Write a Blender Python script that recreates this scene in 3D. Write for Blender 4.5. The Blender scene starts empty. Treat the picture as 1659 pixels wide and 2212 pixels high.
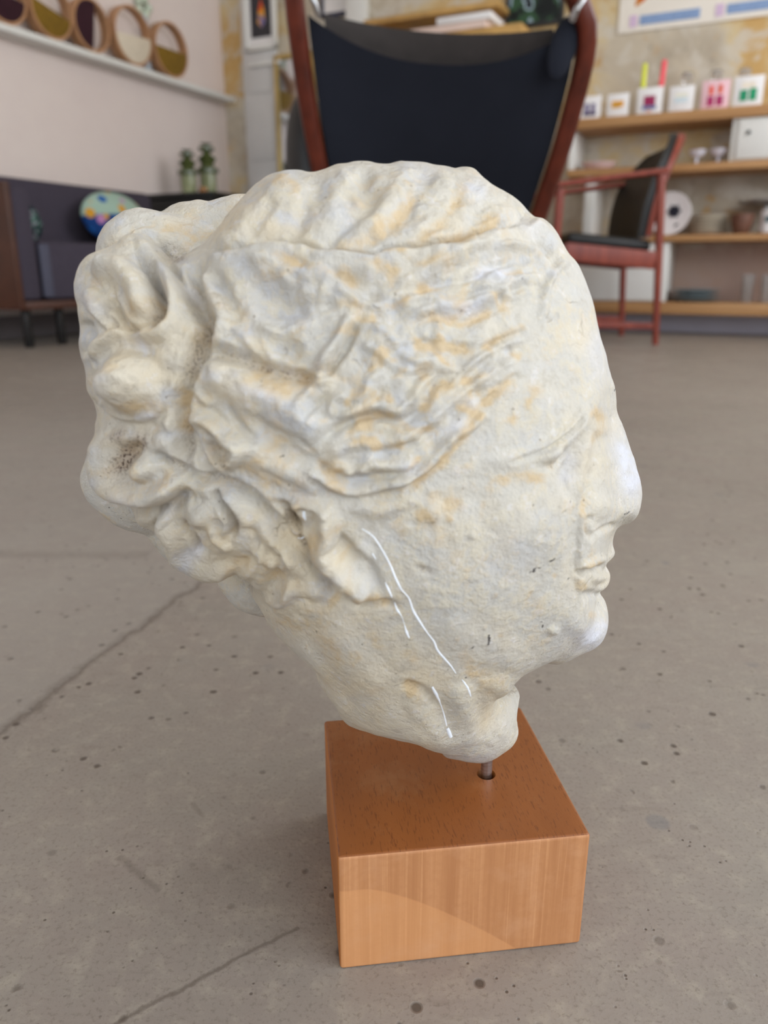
import bpy, bmesh, math, random
import numpy as np
from mathutils import Vector, Matrix, noise as mnoise
from mathutils.bvhtree import BVHTree
R = math.radians
SC = bpy.context.scene
COL = SC.collection
random.seed(7)

# ------------------------------------------------------------ objects
def link(name, mesh, mat=None, parent=None, smooth=False):
    o = bpy.data.objects.new(name, mesh)
    COL.objects.link(o)
    if mat is not None and len(mesh.materials) == 0:
        mesh.materials.append(mat)
    if smooth:
        mesh.polygons.foreach_set('use_smooth', [True] * len(mesh.polygons))
    if parent is not None:
        o.parent = parent
    return o
def from_bm(name, bm, mat=None, parent=None, smooth=False, auto=None):
    me = bpy.data.meshes.new(name)
    bm.normal_update()
    bm.to_mesh(me); bm.free()
    o = link(name, me, mat, parent, smooth or auto is not None)
    if auto is not None:
        me.set_sharp_from_angle(angle=R(auto))
    return o
def tag(o, label=None, cat=None, group=None, kind=None):
    if label: o['label'] = label
    if cat: o['category'] = cat
    if group: o['group'] = group
    if kind: o['kind'] = kind
    return o
def thing(name, loc, rz, label, cat, group=None):
    o = bpy.data.objects.new(name, None); COL.objects.link(o)
    o.empty_display_size = .05
    o.location = loc; o.rotation_euler = (0, 0, rz)
    return tag(o, label, cat, group)
def copy_tree(o, parent=None):
    c = o.copy(); COL.objects.link(c); c.parent = parent
    for ch in list(o.children):
        copy_tree(ch, c)
    return c
# ------------------------------------------------------------ bmesh shapes
def add_box(bm, c, s, rot=None, bev=0.0, seg=2):
    r = bmesh.ops.create_cube(bm, size=1.0)
    vs = r['verts']
    for v in vs:
        v.co = Vector((v.co.x * s[0], v.co.y * s[1], v.co.z * s[2]))
    if bev > 0:
        es = list({e for v in vs for e in v.link_edges})
        rb = bmesh.ops.bevel(bm, geom=es, offset=bev, segments=seg, profile=.5, affect='EDGES')
        vs = list({v for f in rb['faces'] for v in f.verts} | {v for v in vs if v.is_valid})
        done = set(vs); stack = list(vs)
        while stack:
            v = stack.pop()
            for e in v.link_edges:
                w = e.other_vert(v)
                if w not in done: done.add(w); stack.append(w)
        vs = list(done)
    for v in vs:
        if rot is not None: v.co = rot @ v.co
        v.co += Vector(c)
    return vs
def add_lathe(bm, prof, c=(0, 0, 0), n=32, cap=True, rot=None):
    rings = []
    for r, z in prof:
        if r < 1e-6:
            rings.append([bm.verts.new(Vector((0, 0, z)))])
        else:
            rings.append([bm.verts.new((r * math.cos(2 * math.pi * i / n), r * math.sin(2 * math.pi * i / n), z)) for i in range(n)])
    for a, b in zip(rings[:-1], rings[1:]):
        for i in range(n):
            j = (i + 1) % n
            if len(a) == 1 and len(b) == 1: continue
            if len(a) == 1: bm.faces.new((a[0], b[j], b[i]))
            elif len(b) == 1: bm.faces.new((a[i], a[j], b[0]))
            else: bm.faces.new((a[i], a[j], b[j], b[i]))
    if cap:
        if len(rings[0]) > 2: bm.faces.new(rings[0][::-1])
        if len(rings[-1]) > 2: bm.faces.new(rings[-1])
    for ring in rings:
        for v in ring:
            if rot is not None: v.co = rot @ v.co
            v.co += Vector(c)
def spline(P, step):
    P = [Vector(p) for p in P]
    out = []
    for i in range(len(P) - 1):
        a = P[i - 1] if i > 0 else P[i] * 2 - P[i + 1]
        b, c = P[i], P[i + 1]
        d = P[i + 2] if i + 2 < len(P) else P[i + 1] * 2 - P[i]
        k = max(1, int((c - b).length / step))
        for j in range(k):
            t = j / k
            out.append(.5 * ((2 * b) + (c - a) * t + (2 * a - 5 * b + 4 * c - d) * t * t + (3 * b - a - 3 * c + d) * t ** 3))
    out.append(P[-1])
    return out
def add_sweep(bm, pts, sec, up=(0, 0, 1), closed=False):
    """sweep a section along pts; sec(t)-> list of (a,b) offsets on (side, up)"""
    n = len(pts); rings = []
    up = Vector(up)
    for i, p in enumerate(pts):
        if closed: t = pts[(i + 1) % n] - pts[i - 1]
        else: t = pts[min(i + 1, n - 1)] - pts[max(i - 1, 0)]
        t.normalize()
        sd = t.cross(up)
        if sd.length < 1e-4: sd = t.cross(Vector((0, 1, 0)))
        sd.normalize(); u2 = sd.cross(t)
        rings.append([bm.verts.new(p + sd * a + u2 * b) for a, b in sec(i / max(1, n - 1))])
    m = len(rings[0])
    for i in range(n if closed else n - 1):
        a, b = rings[i], rings[(i + 1) % n]
        for k in range(m):
            bm.faces.new((a[k], a[(k + 1) % m], b[(k + 1) % m], b[k]))
    if not closed:
        bm.faces.new(rings[0][::-1]); bm.faces.new(rings[-1])
    bmesh.ops.recalc_face_normals(bm, faces=bm.faces)
def circ(r, r2=None, n=12):
    r2 = r if r2 is None else r2
    return lambda t: [((r) * math.cos(2 * math.pi * k / n), (r2) * math.sin(2 * math.pi * k / n)) for k in range(n)]
def rrect(w, h, b=.25):
    q = min(w, h) * b; pts = []
    for cx, cy, a0 in ((w/2-q, h/2-q, 0), (-w/2+q, h/2-q, 90), (-w/2+q, -h/2+q, 180), (w/2-q, -h/2+q, 270)):
        for k in range(4):
            a = R(a0 + k * 30); pts.append((cx + q * math.cos(a), cy + q * math.sin(a)))
    return lambda t: pts
def box_obj(name, c, s, mat, parent=None, bev=.002, rot=None):
    bm = bmesh.new(); add_box(bm, c, s, rot, bev)
    return from_bm(name, bm, mat, parent, auto=35)
def lathe_obj(name, prof, mat, parent=None, c=(0, 0, 0), n=32, rot=None, cap=True):
    bm = bmesh.new(); add_lathe(bm, prof, c, n, cap, rot)
    return from_bm(name, bm, mat, parent, auto=50)
# ------------------------------------------------------------ materials
def srgb(r, g, b):
    f = lambda c: (c / 255) / 12.92 if c / 255 <= .04045 else ((c / 255 + .055) / 1.055) ** 2.4
    return (f(r), f(g), f(b), 1)
class NT:
    def __init__(s, name, rough=.6, spec=.5):
        s.m = bpy.data.materials.new(name); s.m.use_nodes = True
        s.t = s.m.node_tree; s.n = s.t.nodes; s.b = s.n['Principled BSDF']
        s.b.inputs['Roughness'].default_value = rough
        s.b.inputs['Specular IOR Level'].default_value = spec
    def node(s, typ, **kw):
        n = s.n.new(typ)
        for k, v in kw.items():
            if k in n.inputs.keys() if hasattr(n.inputs, 'keys') else False: pass
            setattr(n, k, v)
        return n
    def link(s, a, b): s.t.links.new(a, b)
    def coords(s, kind='Object', scale=(1, 1, 1), rot=(0, 0, 0)):
        tc = s.n.new('ShaderNodeTexCoord'); mp = s.n.new('ShaderNodeMapping')
        mp.inputs['Scale'].default_value = scale; mp.inputs['Rotation'].default_value = rot
        s.link(tc.outputs[kind], mp.inputs['Vector']); return mp.outputs['Vector']
    def noise(s, vec, scale, detail=4, rough=.55, dist=0):
        n = s.n.new('ShaderNodeTexNoise'); n.inputs['Scale'].default_value = scale
        n.inputs['Detail'].default_value = detail; n.inputs['Roughness'].default_value = rough
        n.inputs['Distortion'].default_value = dist
        if vec is not None: s.link(vec, n.inputs['Vector'])
        return n.outputs['Fac']
    def vor(s, vec, scale, feature='F1', rand=1.0):
        n = s.n.new('ShaderNodeTexVoronoi'); n.feature = feature; n.inputs['Scale'].default_value = scale
        n.inputs['Randomness'].default_value = rand
        if vec is not None: s.link(vec, n.inputs['Vector'])
        return n.outputs['Distance']
    def ramp(s, fac, stops, interp='LINEAR'):
        n = s.n.new('ShaderNodeValToRGB'); n.color_ramp.interpolation = interp
        e = n.color_ramp.elements
        while len(e) < len(stops): e.new(.5)
        for q, (p, c) in zip(e, stops):
            q.position = p; q.color = c if isinstance(c, tuple) else (c, c, c, 1)
        s.link(fac, n.inputs['Fac']); return n.outputs['Color']
    def mix(s, fac, a, b, mode='MIX'):
        n = s.n.new('ShaderNodeMix'); n.data_type = 'RGBA'; n.blend_type = mode
        for val, idx in ((fac, 0), (a, 6), (b, 7)):
            if isinstance(val, (int, float)): n.inputs[idx].default_value = val if idx == 0 else (val, val, val, 1)
            elif isinstance(val, tuple): n.inputs[idx].default_value = val
            else: s.link(val, n.inputs[idx])
        return n.outputs[2]
    def math(s, op, a, b=None, clamp=False):
        n = s.n.new('ShaderNodeMath'); n.operation = op; n.use_clamp = clamp
        for i, v in enumerate((a, b)):
            if v is None: continue
            if isinstance(v, (int, float)): n.inputs[i].default_value = v
            else: s.link(v, n.inputs[i])
        return n.outputs[0]
    def attr(s, name):
        n = s.n.new('ShaderNodeAttribute'); n.attribute_name = name; return n.outputs['Fac']
    def base(s, c):
        if isinstance(c, tuple): s.b.inputs['Base Color'].default_value = c
        else: s.link(c, s.b.inputs['Base Color'])
    def rough(s, c):
        if isinstance(c, (int, float)): s.b.inputs['Roughness'].default_value = c
        else: s.link(c, s.b.inputs['Roughness'])
    def bump(s, h, strength=.3, dist=.001):
        n = s.n.new('ShaderNodeBump'); n.inputs['Strength'].default_value = strength
        n.inputs['Distance'].default_value = dist
        s.link(h, n.inputs['Height']); s.link(n.outputs['Normal'], s.b.inputs['Normal'])
def plain(name, col, rough=.6, var=.12, scale=30, spec=.5, bump=0, metal=0):
    """procedural: gentle mottling over one colour"""
    t = NT(name, rough, spec)
    v = t.coords(); f = t.noise(v, scale, 5)
    dk = tuple(c * (1 - var) for c in col[:3]) + (1,)
    lt = tuple(min(1, c * (1 + var)) for c in col[:3]) + (1,)
    t.base(t.ramp(f, [(.3, dk), (.7, lt)]))
    t.b.inputs['Metallic'].default_value = metal
    if bump: t.bump(f, bump, .002)
    return t.m
# ============================================================ THE PLASTER HEAD
# sculpting frame: sagittal plane of the head, U forward (face), V up, N towards its right cheek
TH = .14
PO = np.array([.0508, .3256, 0.])
AX = np.array([math.cos(TH), math.sin(TH), 0.]); NX = np.array([math.sin(TH), -math.cos(TH), 0.]); ZX = np.array([0., 0., 1.])
PIT = R(17.4)
def trace_xy(Pw):
    """chart used for the hand-drawn relief strokes: world points -> drawing coordinates"""
    q = Pw - np.array([0, 0, .30])
    d = q[:, 1] * math.cos(PIT) - q[:, 2] * math.sin(PIT); up = q[:, 2] * math.cos(PIT) + q[:, 1] * math.sin(PIT)
    return 829.5 + 1661 * q[:, 0] / d, 1106 - 1661 * up / d
def inside(poly, X, Y):
    m = np.zeros(X.shape, bool); j = len(poly) - 1
    for i in range(len(poly)):
        xi, yi = poly[i]; xj, yj = poly[j]
        if yi != yj:
            m ^= ((yi > Y) != (yj > Y)) & (X < (xj - xi) * (Y - yi) / (yj - yi) + xi)
        j = i
    return m
def poisson(m, it=600):
    b = m.astype(float); x = np.zeros_like(b)
    def Aop(q):
        r = 4 * q; r[1:] -= q[:-1]; r[:-1] -= q[1:]; r[:, 1:] -= q[:, :-1]; r[:, :-1] -= q[:, 1:]; return r * m
    r = b - Aop(x); d = r.copy(); rs = (r * r).sum()
    for _ in range(it):
        Ad = Aop(d); al = rs / (d * Ad).sum(); x += al * d; r -= al * Ad; rn = (r * r).sum()
        if rn < 1e-6 * b.sum(): break
        d = r + rn / rs * d; rs = rn
    return x
def wedge(X, Y, T, poly):
    """the face narrows towards nose, lips and chin: half-width grows with the distance from the profile"""
    ss = lambda t: np.clip(t, 0, 1) ** 2 * (3 - 2 * np.clip(t, 0, 1))
    k = ss((X - .008) / .034) * ss((Y - .120) / .040) * ss((.290 - Y) / .05)
    q = (k > 0) & (T > 0); P = np.stack([X[q], Y[q]], 1)
    pp = np.concatenate([poly + (np.roll(poly, -1, 0) - poly) * t for t in (0, .25, .5, .75)])
    pp = pp[pp[:, 0] > -.02]
    d = np.sqrt(np.concatenate([((P[i:i + 2000, None] - pp[None]) ** 2).sum(2).min(1) for i in range(0, len(P), 2000)]))
    L = 1.7 * d + .0008; t0 = T[q]
    Tn = t0 * L / (t0 ** 3 + L ** 3) ** (1 / 3)
    T = T.copy(); T[q] = t0 * (1 - k[q]) + Tn * k[q]
    return T
def inflate(outl, half, off, g=.0011):
    """closed pillow-shaped solid over an outline: (verts, quads) in world space"""
    poly = np.array(outl, float) * 1e-4
    x0, y0 = poly.min(0) - 3 * g; x1, y1 = poly.max(0) + 3 * g
    xs = np.arange(x0, x1, g); ys = np.arange(y0, y1, g); X, Y = np.meshgrid(xs, ys)
    m = inside(poly, X, Y); T = np.sqrt(np.maximum(poisson(m), 0)); T *= half / T.max()
    if half > .05: T = wedge(X, Y, T, poly)
    ny, nx = X.shape
    c = m[:-1, :-1] | m[1:, :-1] | m[:-1, 1:] | m[1:, 1:]
    use = np.zeros_like(m); use[:-1, :-1] |= c; use[1:, :-1] |= c; use[:-1, 1:] |= c; use[1:, 1:] |= c
    U = X.copy(); V = Y.copy()
    rim = use & ~m
    ri = np.argwhere(rim)
    pd = []
    for a, b in zip(poly, np.roll(poly, -1, 0)):
        for t in np.arange(0, 1, .25): pd.append(a + (b - a) * t)
    pd = np.array(pd)
    for (i, j) in ri:
        k = ((pd - (X[i, j], Y[i, j])) ** 2).sum(1).argmin(); U[i, j], V[i, j] = pd[k]
    idf = -np.ones(m.shape, int); idb = idf.copy()
    nu = use.sum(); idf[use] = np.arange(nu)
    idb[rim] = idf[rim]; idb[m] = nu + np.arange(m.sum())
    def wp(u, v, t): return PO + u[:, None] * AX + v[:, None] * ZX + (t[:, None] + off) * NX
    vs = np.concatenate([wp(U[use], V[use], T[use] * m[use]), wp(U[m], V[m], -T[m])])
    ci = np.argwhere(c); i, j = ci[:, 0], ci[:, 1]
    qf = np.stack([idf[i, j], idf[i, j + 1], idf[i + 1, j + 1], idf[i + 1, j]], 1)
    qb = np.stack([idb[i, j], idb[i + 1, j], idb[i + 1, j + 1], idb[i, j + 1]], 1)
    return vs, np.concatenate([qf, qb])
# outlines in the sagittal plane, 0.1 mm
HEAD=[(-1032,3282),(-1021,3291),(-1013,3298),(-1006,3304),(-997,3310),(-988,3316),(-978,3323),(-969,3330),(-959,3336),(-949,3341),(-939,3345),(-928,3349),(-918,3350),(-907,3351),(-896,3353),(-885,3356),(-873,3359),(-861,3361),(-849,3361),(-837,3359),(-827,3356),(-817,3352),(-807,3350),(-796,3350),(-785,3351),(-773,3352),(-762,3353),(-751,3357),(-740,3361),(-730,3365),(-720,3370),(-710,3375),(-699,3380),(-687,3383),(-675,3382),(-662,3382),(-650,3385),(-638,3390),(-627,3393),(-614,3394),(-602,3394),(-590,3393),(-578,3391),(-567,3388),(-557,3384),(-548,3379),(-537,3376),(-525,3375),(-512,3377),(-500,3382),(-489,3387),(-479,3392),(-468,3396),(-458,3397),(-446,3396),(-436,3395),(-426,3395),(-414,3395),(-403,3395),(-391,3395),(-378,3394),(-365,3392),(-353,3388),(-343,3383),(-332,3380),(-321,3379),(-310,3380),(-299,3379),(-288,3376),(-277,3373),(-265,3371),(-251,3372),(-240,3377),(-229,3382),(-218,3384),(-206,3383),(-197,3380),(-186,3378),(-176,3377),(-168,3373),(-163,3366),(-160,3359),(-156,3350),(-149,3340),(-139,3330),(-129,3322),(-118,3316),(-107,3311),(-94,3306),(-82,3303),(-70,3300),(-58,3296),(-47,3290),(-37,3283),(-29,3276),(-20,3270),(-11,3263),(-1,3257),(7,3251),(13,3245),(19,3235),(23,3224),(32,3211),(47,3201),(67,3199),(84,3203),(98,3205),(109,3199),(116,3189),(123,3179),(132,3171),(141,3165),(149,3159),(159,3153),(167,3146),(172,3138),(173,3130),(170,3122),(166,3113),(166,3099),(175,3082),(188,3072),(205,3067),(220,3062),(233,3055),(241,3044),(246,3032),(249,3021),(252,3010),(256,2998),(260,2988),(264,2977),(269,2966),(275,2956),(280,2946),(285,2936),(289,2925),(292,2913),(295,2901),(298,2889),(301,2877),(304,2866),(306,2856),(309,2845),(312,2835),(315,2824),(318,2812),(323,2800),(329,2788),(337,2775),(344,2765),(353,2755),(361,2744),(370,2733),(379,2722),(387,2711),(394,2700),(401,2689),(407,2677),(412,2667),(418,2654),(425,2641),(432,2629),(438,2617),(444,2606),(450,2594),(455,2583),(461,2572),(467,2559),(474,2546),(480,2533),(485,2520),(490,2507),(494,2495),(498,2484),(501,2471),(503,2459),(503,2448),(506,2436),(510,2424),(515,2413),(520,2402),(525,2390),(531,2378),(537,2365),(544,2352),(550,2339),(556,2327),(563,2313),(570,2300),(577,2285),(583,2271),(589,2257),(595,2244),(600,2230),(607,2217),(613,2203),(619,2189),(624,2175),(628,2162),(632,2149),(639,2133),(645,2118),(649,2103),(654,2089),(659,2075),(663,2062),(665,2048),(665,2035),(665,2022),(665,2010),(664,1997),(663,1984),(661,1970),(658,1956),(654,1944),(650,1934),(642,1921),(631,1912),(620,1904),(608,1898),(594,1895),(581,1893),(564,1885),(553,1872),(549,1854),(547,1836),(544,1820),(544,1804),(554,1788),(563,1771),(563,1755),(558,1742),(545,1733),(530,1724),(520,1704),(531,1690),(543,1676),(548,1662),(552,1645),(553,1629),(550,1617),(545,1605),(538,1595),(527,1587),(513,1579),(507,1563),(518,1548),(531,1535),(540,1519),(543,1506),(544,1493),(545,1479),(546,1464),(545,1451),(545,1437),(543,1423),(540,1409),(536,1397),(531,1384),(526,1372),(521,1359),(516,1348),(509,1339),(501,1328),(494,1318),(487,1310),(479,1303),(472,1299),(461,1296),(448,1294),(433,1293),(416,1292),(404,1293),(391,1293),(378,1291),(365,1288),(352,1281),(339,1272),(329,1261),(319,1249),(309,1239),(298,1231),(284,1228),(268,1232),(251,1242),(231,1254),(209,1267),(187,1282),(165,1298),(144,1315),(128,1332),(108,1347),(63,1342),(-9,1268),(-7,1173),(43,1130),(95,1110),(130,1091),(142,1073),(140,1057),(131,1040),(124,1025),(119,1007),(118,989),(120,970),(124,951),(129,934),(133,916),(137,899),(140,882),(141,867),(138,853),(134,835),(128,821),(121,811),(111,802),(102,798),(91,794),(79,790),(67,784),(56,778),(45,771),(34,765),(23,757),(12,749),(2,742),(-8,735),(-17,730),(-29,726),(-42,724),(-56,723),(-69,724),(-82,726),(-93,730),(-101,735),(-110,743),(-123,752),(-141,761),(-152,765),(-167,767),(-183,768),(-201,770),(-218,775),(-233,787),(-245,805),(-257,828),(-270,850),(-285,870),(-300,885),(-317,896),(-333,904),(-349,910),(-364,915),(-379,919),(-393,924),(-406,930),(-421,937),(-436,943),(-451,950),(-467,956),(-482,962),(-496,967),(-510,972),(-523,976),(-535,979),(-553,983),(-570,985),(-584,986),(-597,985),(-609,983),(-621,981),(-635,979),(-647,976),(-658,975),(-669,979),(-682,989),(-692,996),(-703,1006),(-713,1019),(-722,1034),(-729,1050),(-735,1067),(-740,1084),(-745,1100),(-750,1115),(-756,1129),(-762,1143),(-768,1158),(-774,1172),(-783,1185),(-793,1198),(-804,1209),(-815,1222),(-825,1235),(-831,1252),(-833,1272),(-832,1294),(-831,1317),(-832,1338),(-838,1358),(-848,1374),(-861,1383),(-875,1388),(-889,1392),(-904,1398),(-914,1404),(-924,1412),(-934,1421),(-943,1431),(-952,1441),(-961,1451),(-968,1462),(-975,1473),(-983,1485),(-990,1497),(-997,1509),(-1005,1520),(-1014,1530),(-1023,1539),(-1031,1548),(-1039,1557),(-1045,1568),(-1049,1581),(-1051,1595),(-1054,1609),(-1057,1623),(-1063,1637),(-1071,1649),(-1084,1660),(-1097,1670),(-1106,1682),(-1106,1698),(-1099,1720),(-1091,1748),(-1092,1781),(-1103,1810),(-1122,1831),(-1149,1838),(-1179,1832),(-1201,1813),(-1214,1792),(-1225,1775),(-1237,1766),(-1249,1766),(-1261,1770),(-1274,1776),(-1285,1781),(-1297,1784),(-1310,1786),(-1323,1786),(-1334,1787),(-1344,1789),(-1355,1792),(-1365,1797),(-1375,1804),(-1383,1812),(-1391,1822),(-1396,1830),(-1400,1841),(-1405,1852),(-1411,1863),(-1420,1872),(-1433,1879),(-1444,1885),(-1451,1897),(-1446,1912),(-1433,1930),(-1422,1955),(-1426,1983),(-1441,2001),(-1459,2007),(-1476,2005),(-1491,2001),(-1502,1999),(-1510,2000),(-1518,2008),(-1525,2017),(-1533,2026),(-1543,2035),(-1551,2043),(-1556,2053),(-1555,2065),(-1552,2081),(-1553,2099),(-1561,2117),(-1577,2128),(-1594,2131),(-1609,2130),(-1621,2129),(-1630,2131),(-1639,2137),(-1645,2143),(-1650,2150),(-1654,2160),(-1657,2169),(-1662,2179),(-1666,2191),(-1670,2203),(-1671,2216),(-1670,2228),(-1670,2239),(-1670,2250),(-1671,2262),(-1673,2274),(-1672,2286),(-1671,2298),(-1670,2312),(-1668,2326),(-1664,2339),(-1659,2352),(-1653,2366),(-1649,2380),(-1650,2393),(-1655,2404),(-1663,2413),(-1668,2421),(-1669,2432),(-1662,2442),(-1652,2454),(-1643,2470),(-1640,2486),(-1641,2500),(-1645,2512),(-1650,2522),(-1654,2532),(-1659,2542),(-1664,2551),(-1668,2560),(-1672,2570),(-1673,2578),(-1673,2588),(-1671,2599),(-1668,2611),(-1665,2624),(-1664,2636),(-1666,2650),(-1671,2661),(-1677,2670),(-1682,2679),(-1686,2688),(-1688,2698),(-1689,2710),(-1688,2722),(-1685,2734),(-1682,2746),(-1679,2757),(-1675,2768),(-1672,2780),(-1669,2794),(-1669,2808),(-1669,2821),(-1671,2834),(-1673,2846),(-1674,2858),(-1675,2870),(-1678,2880),(-1681,2891),(-1683,2903),(-1685,2914),(-1686,2925),(-1686,2934),(-1685,2947),(-1683,2958),(-1680,2967),(-1676,2979),(-1674,2988),(-1670,2998),(-1665,3008),(-1660,3018),(-1654,3027),(-1649,3035),(-1642,3043),(-1635,3052),(-1626,3059),(-1616,3064),(-1605,3068),(-1595,3071),(-1584,3074),(-1572,3078),(-1561,3081),(-1550,3084),(-1541,3086),(-1527,3092),(-1518,3099),(-1509,3106),(-1500,3115),(-1492,3122),(-1484,3127),(-1475,3131),(-1464,3134),(-1455,3135),(-1444,3136),(-1433,3137),(-1422,3136),(-1414,3135),(-1404,3130),(-1398,3123),(-1391,3115),(-1385,3107),(-1381,3098),(-1375,3088),(-1369,3079),(-1362,3071),(-1354,3063),(-1346,3056),(-1336,3049),(-1327,3044),(-1319,3039),(-1306,3038),(-1294,3042),(-1284,3048),(-1274,3054),(-1264,3059),(-1255,3065),(-1246,3073),(-1239,3079),(-1230,3084),(-1220,3089),(-1209,3095),(-1199,3101),(-1191,3109),(-1184,3116),(-1176,3124),(-1167,3132),(-1157,3142),(-1151,3149),(-1144,3156),(-1136,3164),(-1129,3172),(-1122,3181),(-1116,3190),(-1109,3199),(-1101,3207),(-1094,3215),(-1087,3225),(-1079,3234),(-1071,3243),(-1062,3252),(-1054,3260),(-1046,3268),(-1038,3275)]
FAR_A=[(-1657,2974),(-1667,2988),(-1672,3001),(-1673,3013),(-1670,3025),(-1664,3036),(-1660,3047),(-1659,3059),(-1658,3069),(-1658,3078),(-1658,3088),(-1655,3099),(-1651,3110),(-1646,3120),(-1642,3130),(-1637,3142),(-1630,3153),(-1623,3162),(-1615,3170),(-1606,3179),(-1597,3189),(-1587,3198),(-1576,3205),(-1566,3212),(-1554,3219),(-1543,3227),(-1530,3233),(-1518,3237),(-1506,3240),(-1495,3243),(-1483,3246),(-1472,3247),(-1461,3246),(-1450,3245),(-1439,3243),(-1428,3241),(-1418,3239),(-1407,3236),(-1397,3233),(-1385,3230),(-1376,3228),(-1366,3225),(-1357,3223),(-1346,3221),(-1335,3219),(-1322,3216),(-1313,3214),(-1302,3212),(-1291,3210),(-1279,3208),(-1268,3205),(-1256,3203),(-1244,3200),(-1233,3197),(-1221,3195),(-1209,3193),(-1197,3191),(-1184,3189),(-1172,3187),(-1160,3185),(-1149,3182),(-1138,3179),(-1129,3175),(-1118,3170),(-1106,3165),(-1095,3159),(-1085,3152),(-1078,3144),(-1074,3134),(-1075,3121),(-1077,3114),(-1081,3105),(-1085,3096),(-1090,3086),(-1097,3076),(-1103,3065),(-1111,3054),(-1119,3043),(-1127,3032),(-1136,3020),(-1145,3010),(-1154,2999),(-1162,2990),(-1171,2981),(-1179,2973),(-1189,2964),(-1200,2956),(-1210,2948),(-1221,2941),(-1232,2935),(-1243,2929),(-1255,2923),(-1267,2918),(-1279,2913),(-1291,2908),(-1305,2903),(-1318,2898),(-1329,2895),(-1340,2891),(-1352,2887),(-1364,2883),(-1376,2879),(-1388,2875),(-1401,2872),(-1414,2868),(-1427,2865),(-1439,2863),(-1452,2861),(-1464,2859),(-1477,2859),(-1488,2859),(-1500,2860),(-1511,2862),(-1522,2865),(-1533,2869),(-1543,2874),(-1553,2882),(-1563,2890),(-1573,2899),(-1584,2905),(-1595,2912),(-1606,2920),(-1615,2929),(-1623,2937),(-1631,2946),(-1639,2953),(-1647,2960),(-1653,2967)]
FAR_B=[(-1445,3160),(-1444,3175),(-1439,3188),(-1432,3199),(-1424,3209),(-1416,3219),(-1407,3228),(-1398,3237),(-1388,3245),(-1377,3253),(-1366,3259),(-1355,3264),(-1342,3270),(-1329,3276),(-1315,3280),(-1301,3282),(-1290,3282),(-1278,3282),(-1266,3283),(-1255,3286),(-1244,3288),(-1232,3288),(-1221,3285),(-1210,3283),(-1196,3282),(-1185,3284),(-1174,3289),(-1163,3294),(-1152,3297),(-1139,3299),(-1127,3300),(-1115,3303),(-1104,3308),(-1092,3312),(-1080,3313),(-1066,3313),(-1050,3312),(-1039,3312),(-1028,3313),(-1015,3313),(-1002,3314),(-988,3313),(-974,3311),(-961,3309),(-948,3305),(-936,3302),(-924,3298),(-914,3294),(-903,3288),(-891,3281),(-879,3274),(-868,3265),(-858,3256),(-849,3246),(-841,3236),(-837,3225),(-835,3214),(-838,3202),(-841,3194),(-846,3186),(-852,3177),(-859,3168),(-867,3158),(-876,3148),(-886,3138),(-896,3127),(-907,3117),(-919,3107),(-931,3097),(-943,3088),(-955,3079),(-968,3070),(-980,3062),(-992,3055),(-1004,3049),(-1015,3044),(-1027,3039),(-1040,3034),(-1053,3030),(-1066,3027),(-1080,3024),(-1093,3021),(-1107,3019),(-1120,3017),(-1134,3015),(-1148,3014),(-1161,3013),(-1174,3012),(-1187,3011),(-1200,3011),(-1212,3011),(-1224,3010),(-1238,3011),(-1252,3011),(-1266,3012),(-1281,3014),(-1294,3015),(-1308,3017),(-1321,3020),(-1334,3023),(-1346,3026),(-1358,3030),(-1369,3034),(-1379,3038),(-1388,3043),(-1397,3048),(-1407,3057),(-1416,3067),(-1423,3078),(-1427,3091),(-1431,3104),(-1434,3116),(-1438,3128),(-1442,3140),(-1444,3150)]
FAR_C=[(-1732,2358),(-1741,2351),(-1749,2340),(-1754,2326),(-1758,2310),(-1761,2294),(-1763,2278),(-1767,2264),(-1776,2249),(-1785,2237),(-1793,2224),(-1800,2212),(-1806,2199),(-1813,2186),(-1820,2174),(-1826,2161),(-1831,2149),(-1835,2136),(-1839,2123),(-1841,2108),(-1842,2094),(-1840,2080),(-1835,2068),(-1829,2055),(-1825,2043),(-1821,2031),(-1816,2018),(-1810,2009),(-1804,1999),(-1797,1989),(-1789,1979),(-1780,1970),(-1771,1962),(-1763,1953),(-1755,1944),(-1746,1935),(-1738,1926),(-1730,1917),(-1720,1908),(-1711,1900),(-1701,1894),(-1691,1889),(-1679,1884),(-1669,1878),(-1658,1873),(-1645,1867),(-1633,1862),(-1619,1858),(-1606,1856),(-1594,1851),(-1583,1845),(-1572,1840),(-1561,1838),(-1549,1839),(-1536,1840),(-1523,1839),(-1510,1833),(-1497,1827),(-1483,1823),(-1469,1823),(-1456,1828),(-1444,1838),(-1438,1847),(-1431,1857),(-1423,1870),(-1417,1883),(-1410,1898),(-1404,1913),(-1399,1929),(-1395,1945),(-1394,1962),(-1394,1978),(-1394,1993),(-1394,2005),(-1394,2017),(-1396,2030),(-1401,2043),(-1406,2055),(-1411,2067),(-1417,2080),(-1424,2092),(-1432,2104),(-1438,2116),(-1444,2129),(-1450,2142),(-1458,2154),(-1466,2166),(-1473,2175),(-1481,2186),(-1488,2198),(-1496,2209),(-1504,2221),(-1514,2232),(-1524,2242),(-1534,2251),(-1545,2261),(-1554,2271),(-1564,2281),(-1574,2289),(-1584,2297),(-1594,2303),(-1604,2310),(-1612,2316),(-1624,2326),(-1636,2336),(-1649,2344),(-1663,2350),(-1677,2353),(-1689,2357),(-1701,2360),(-1712,2361),(-1723,2361)]
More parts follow.
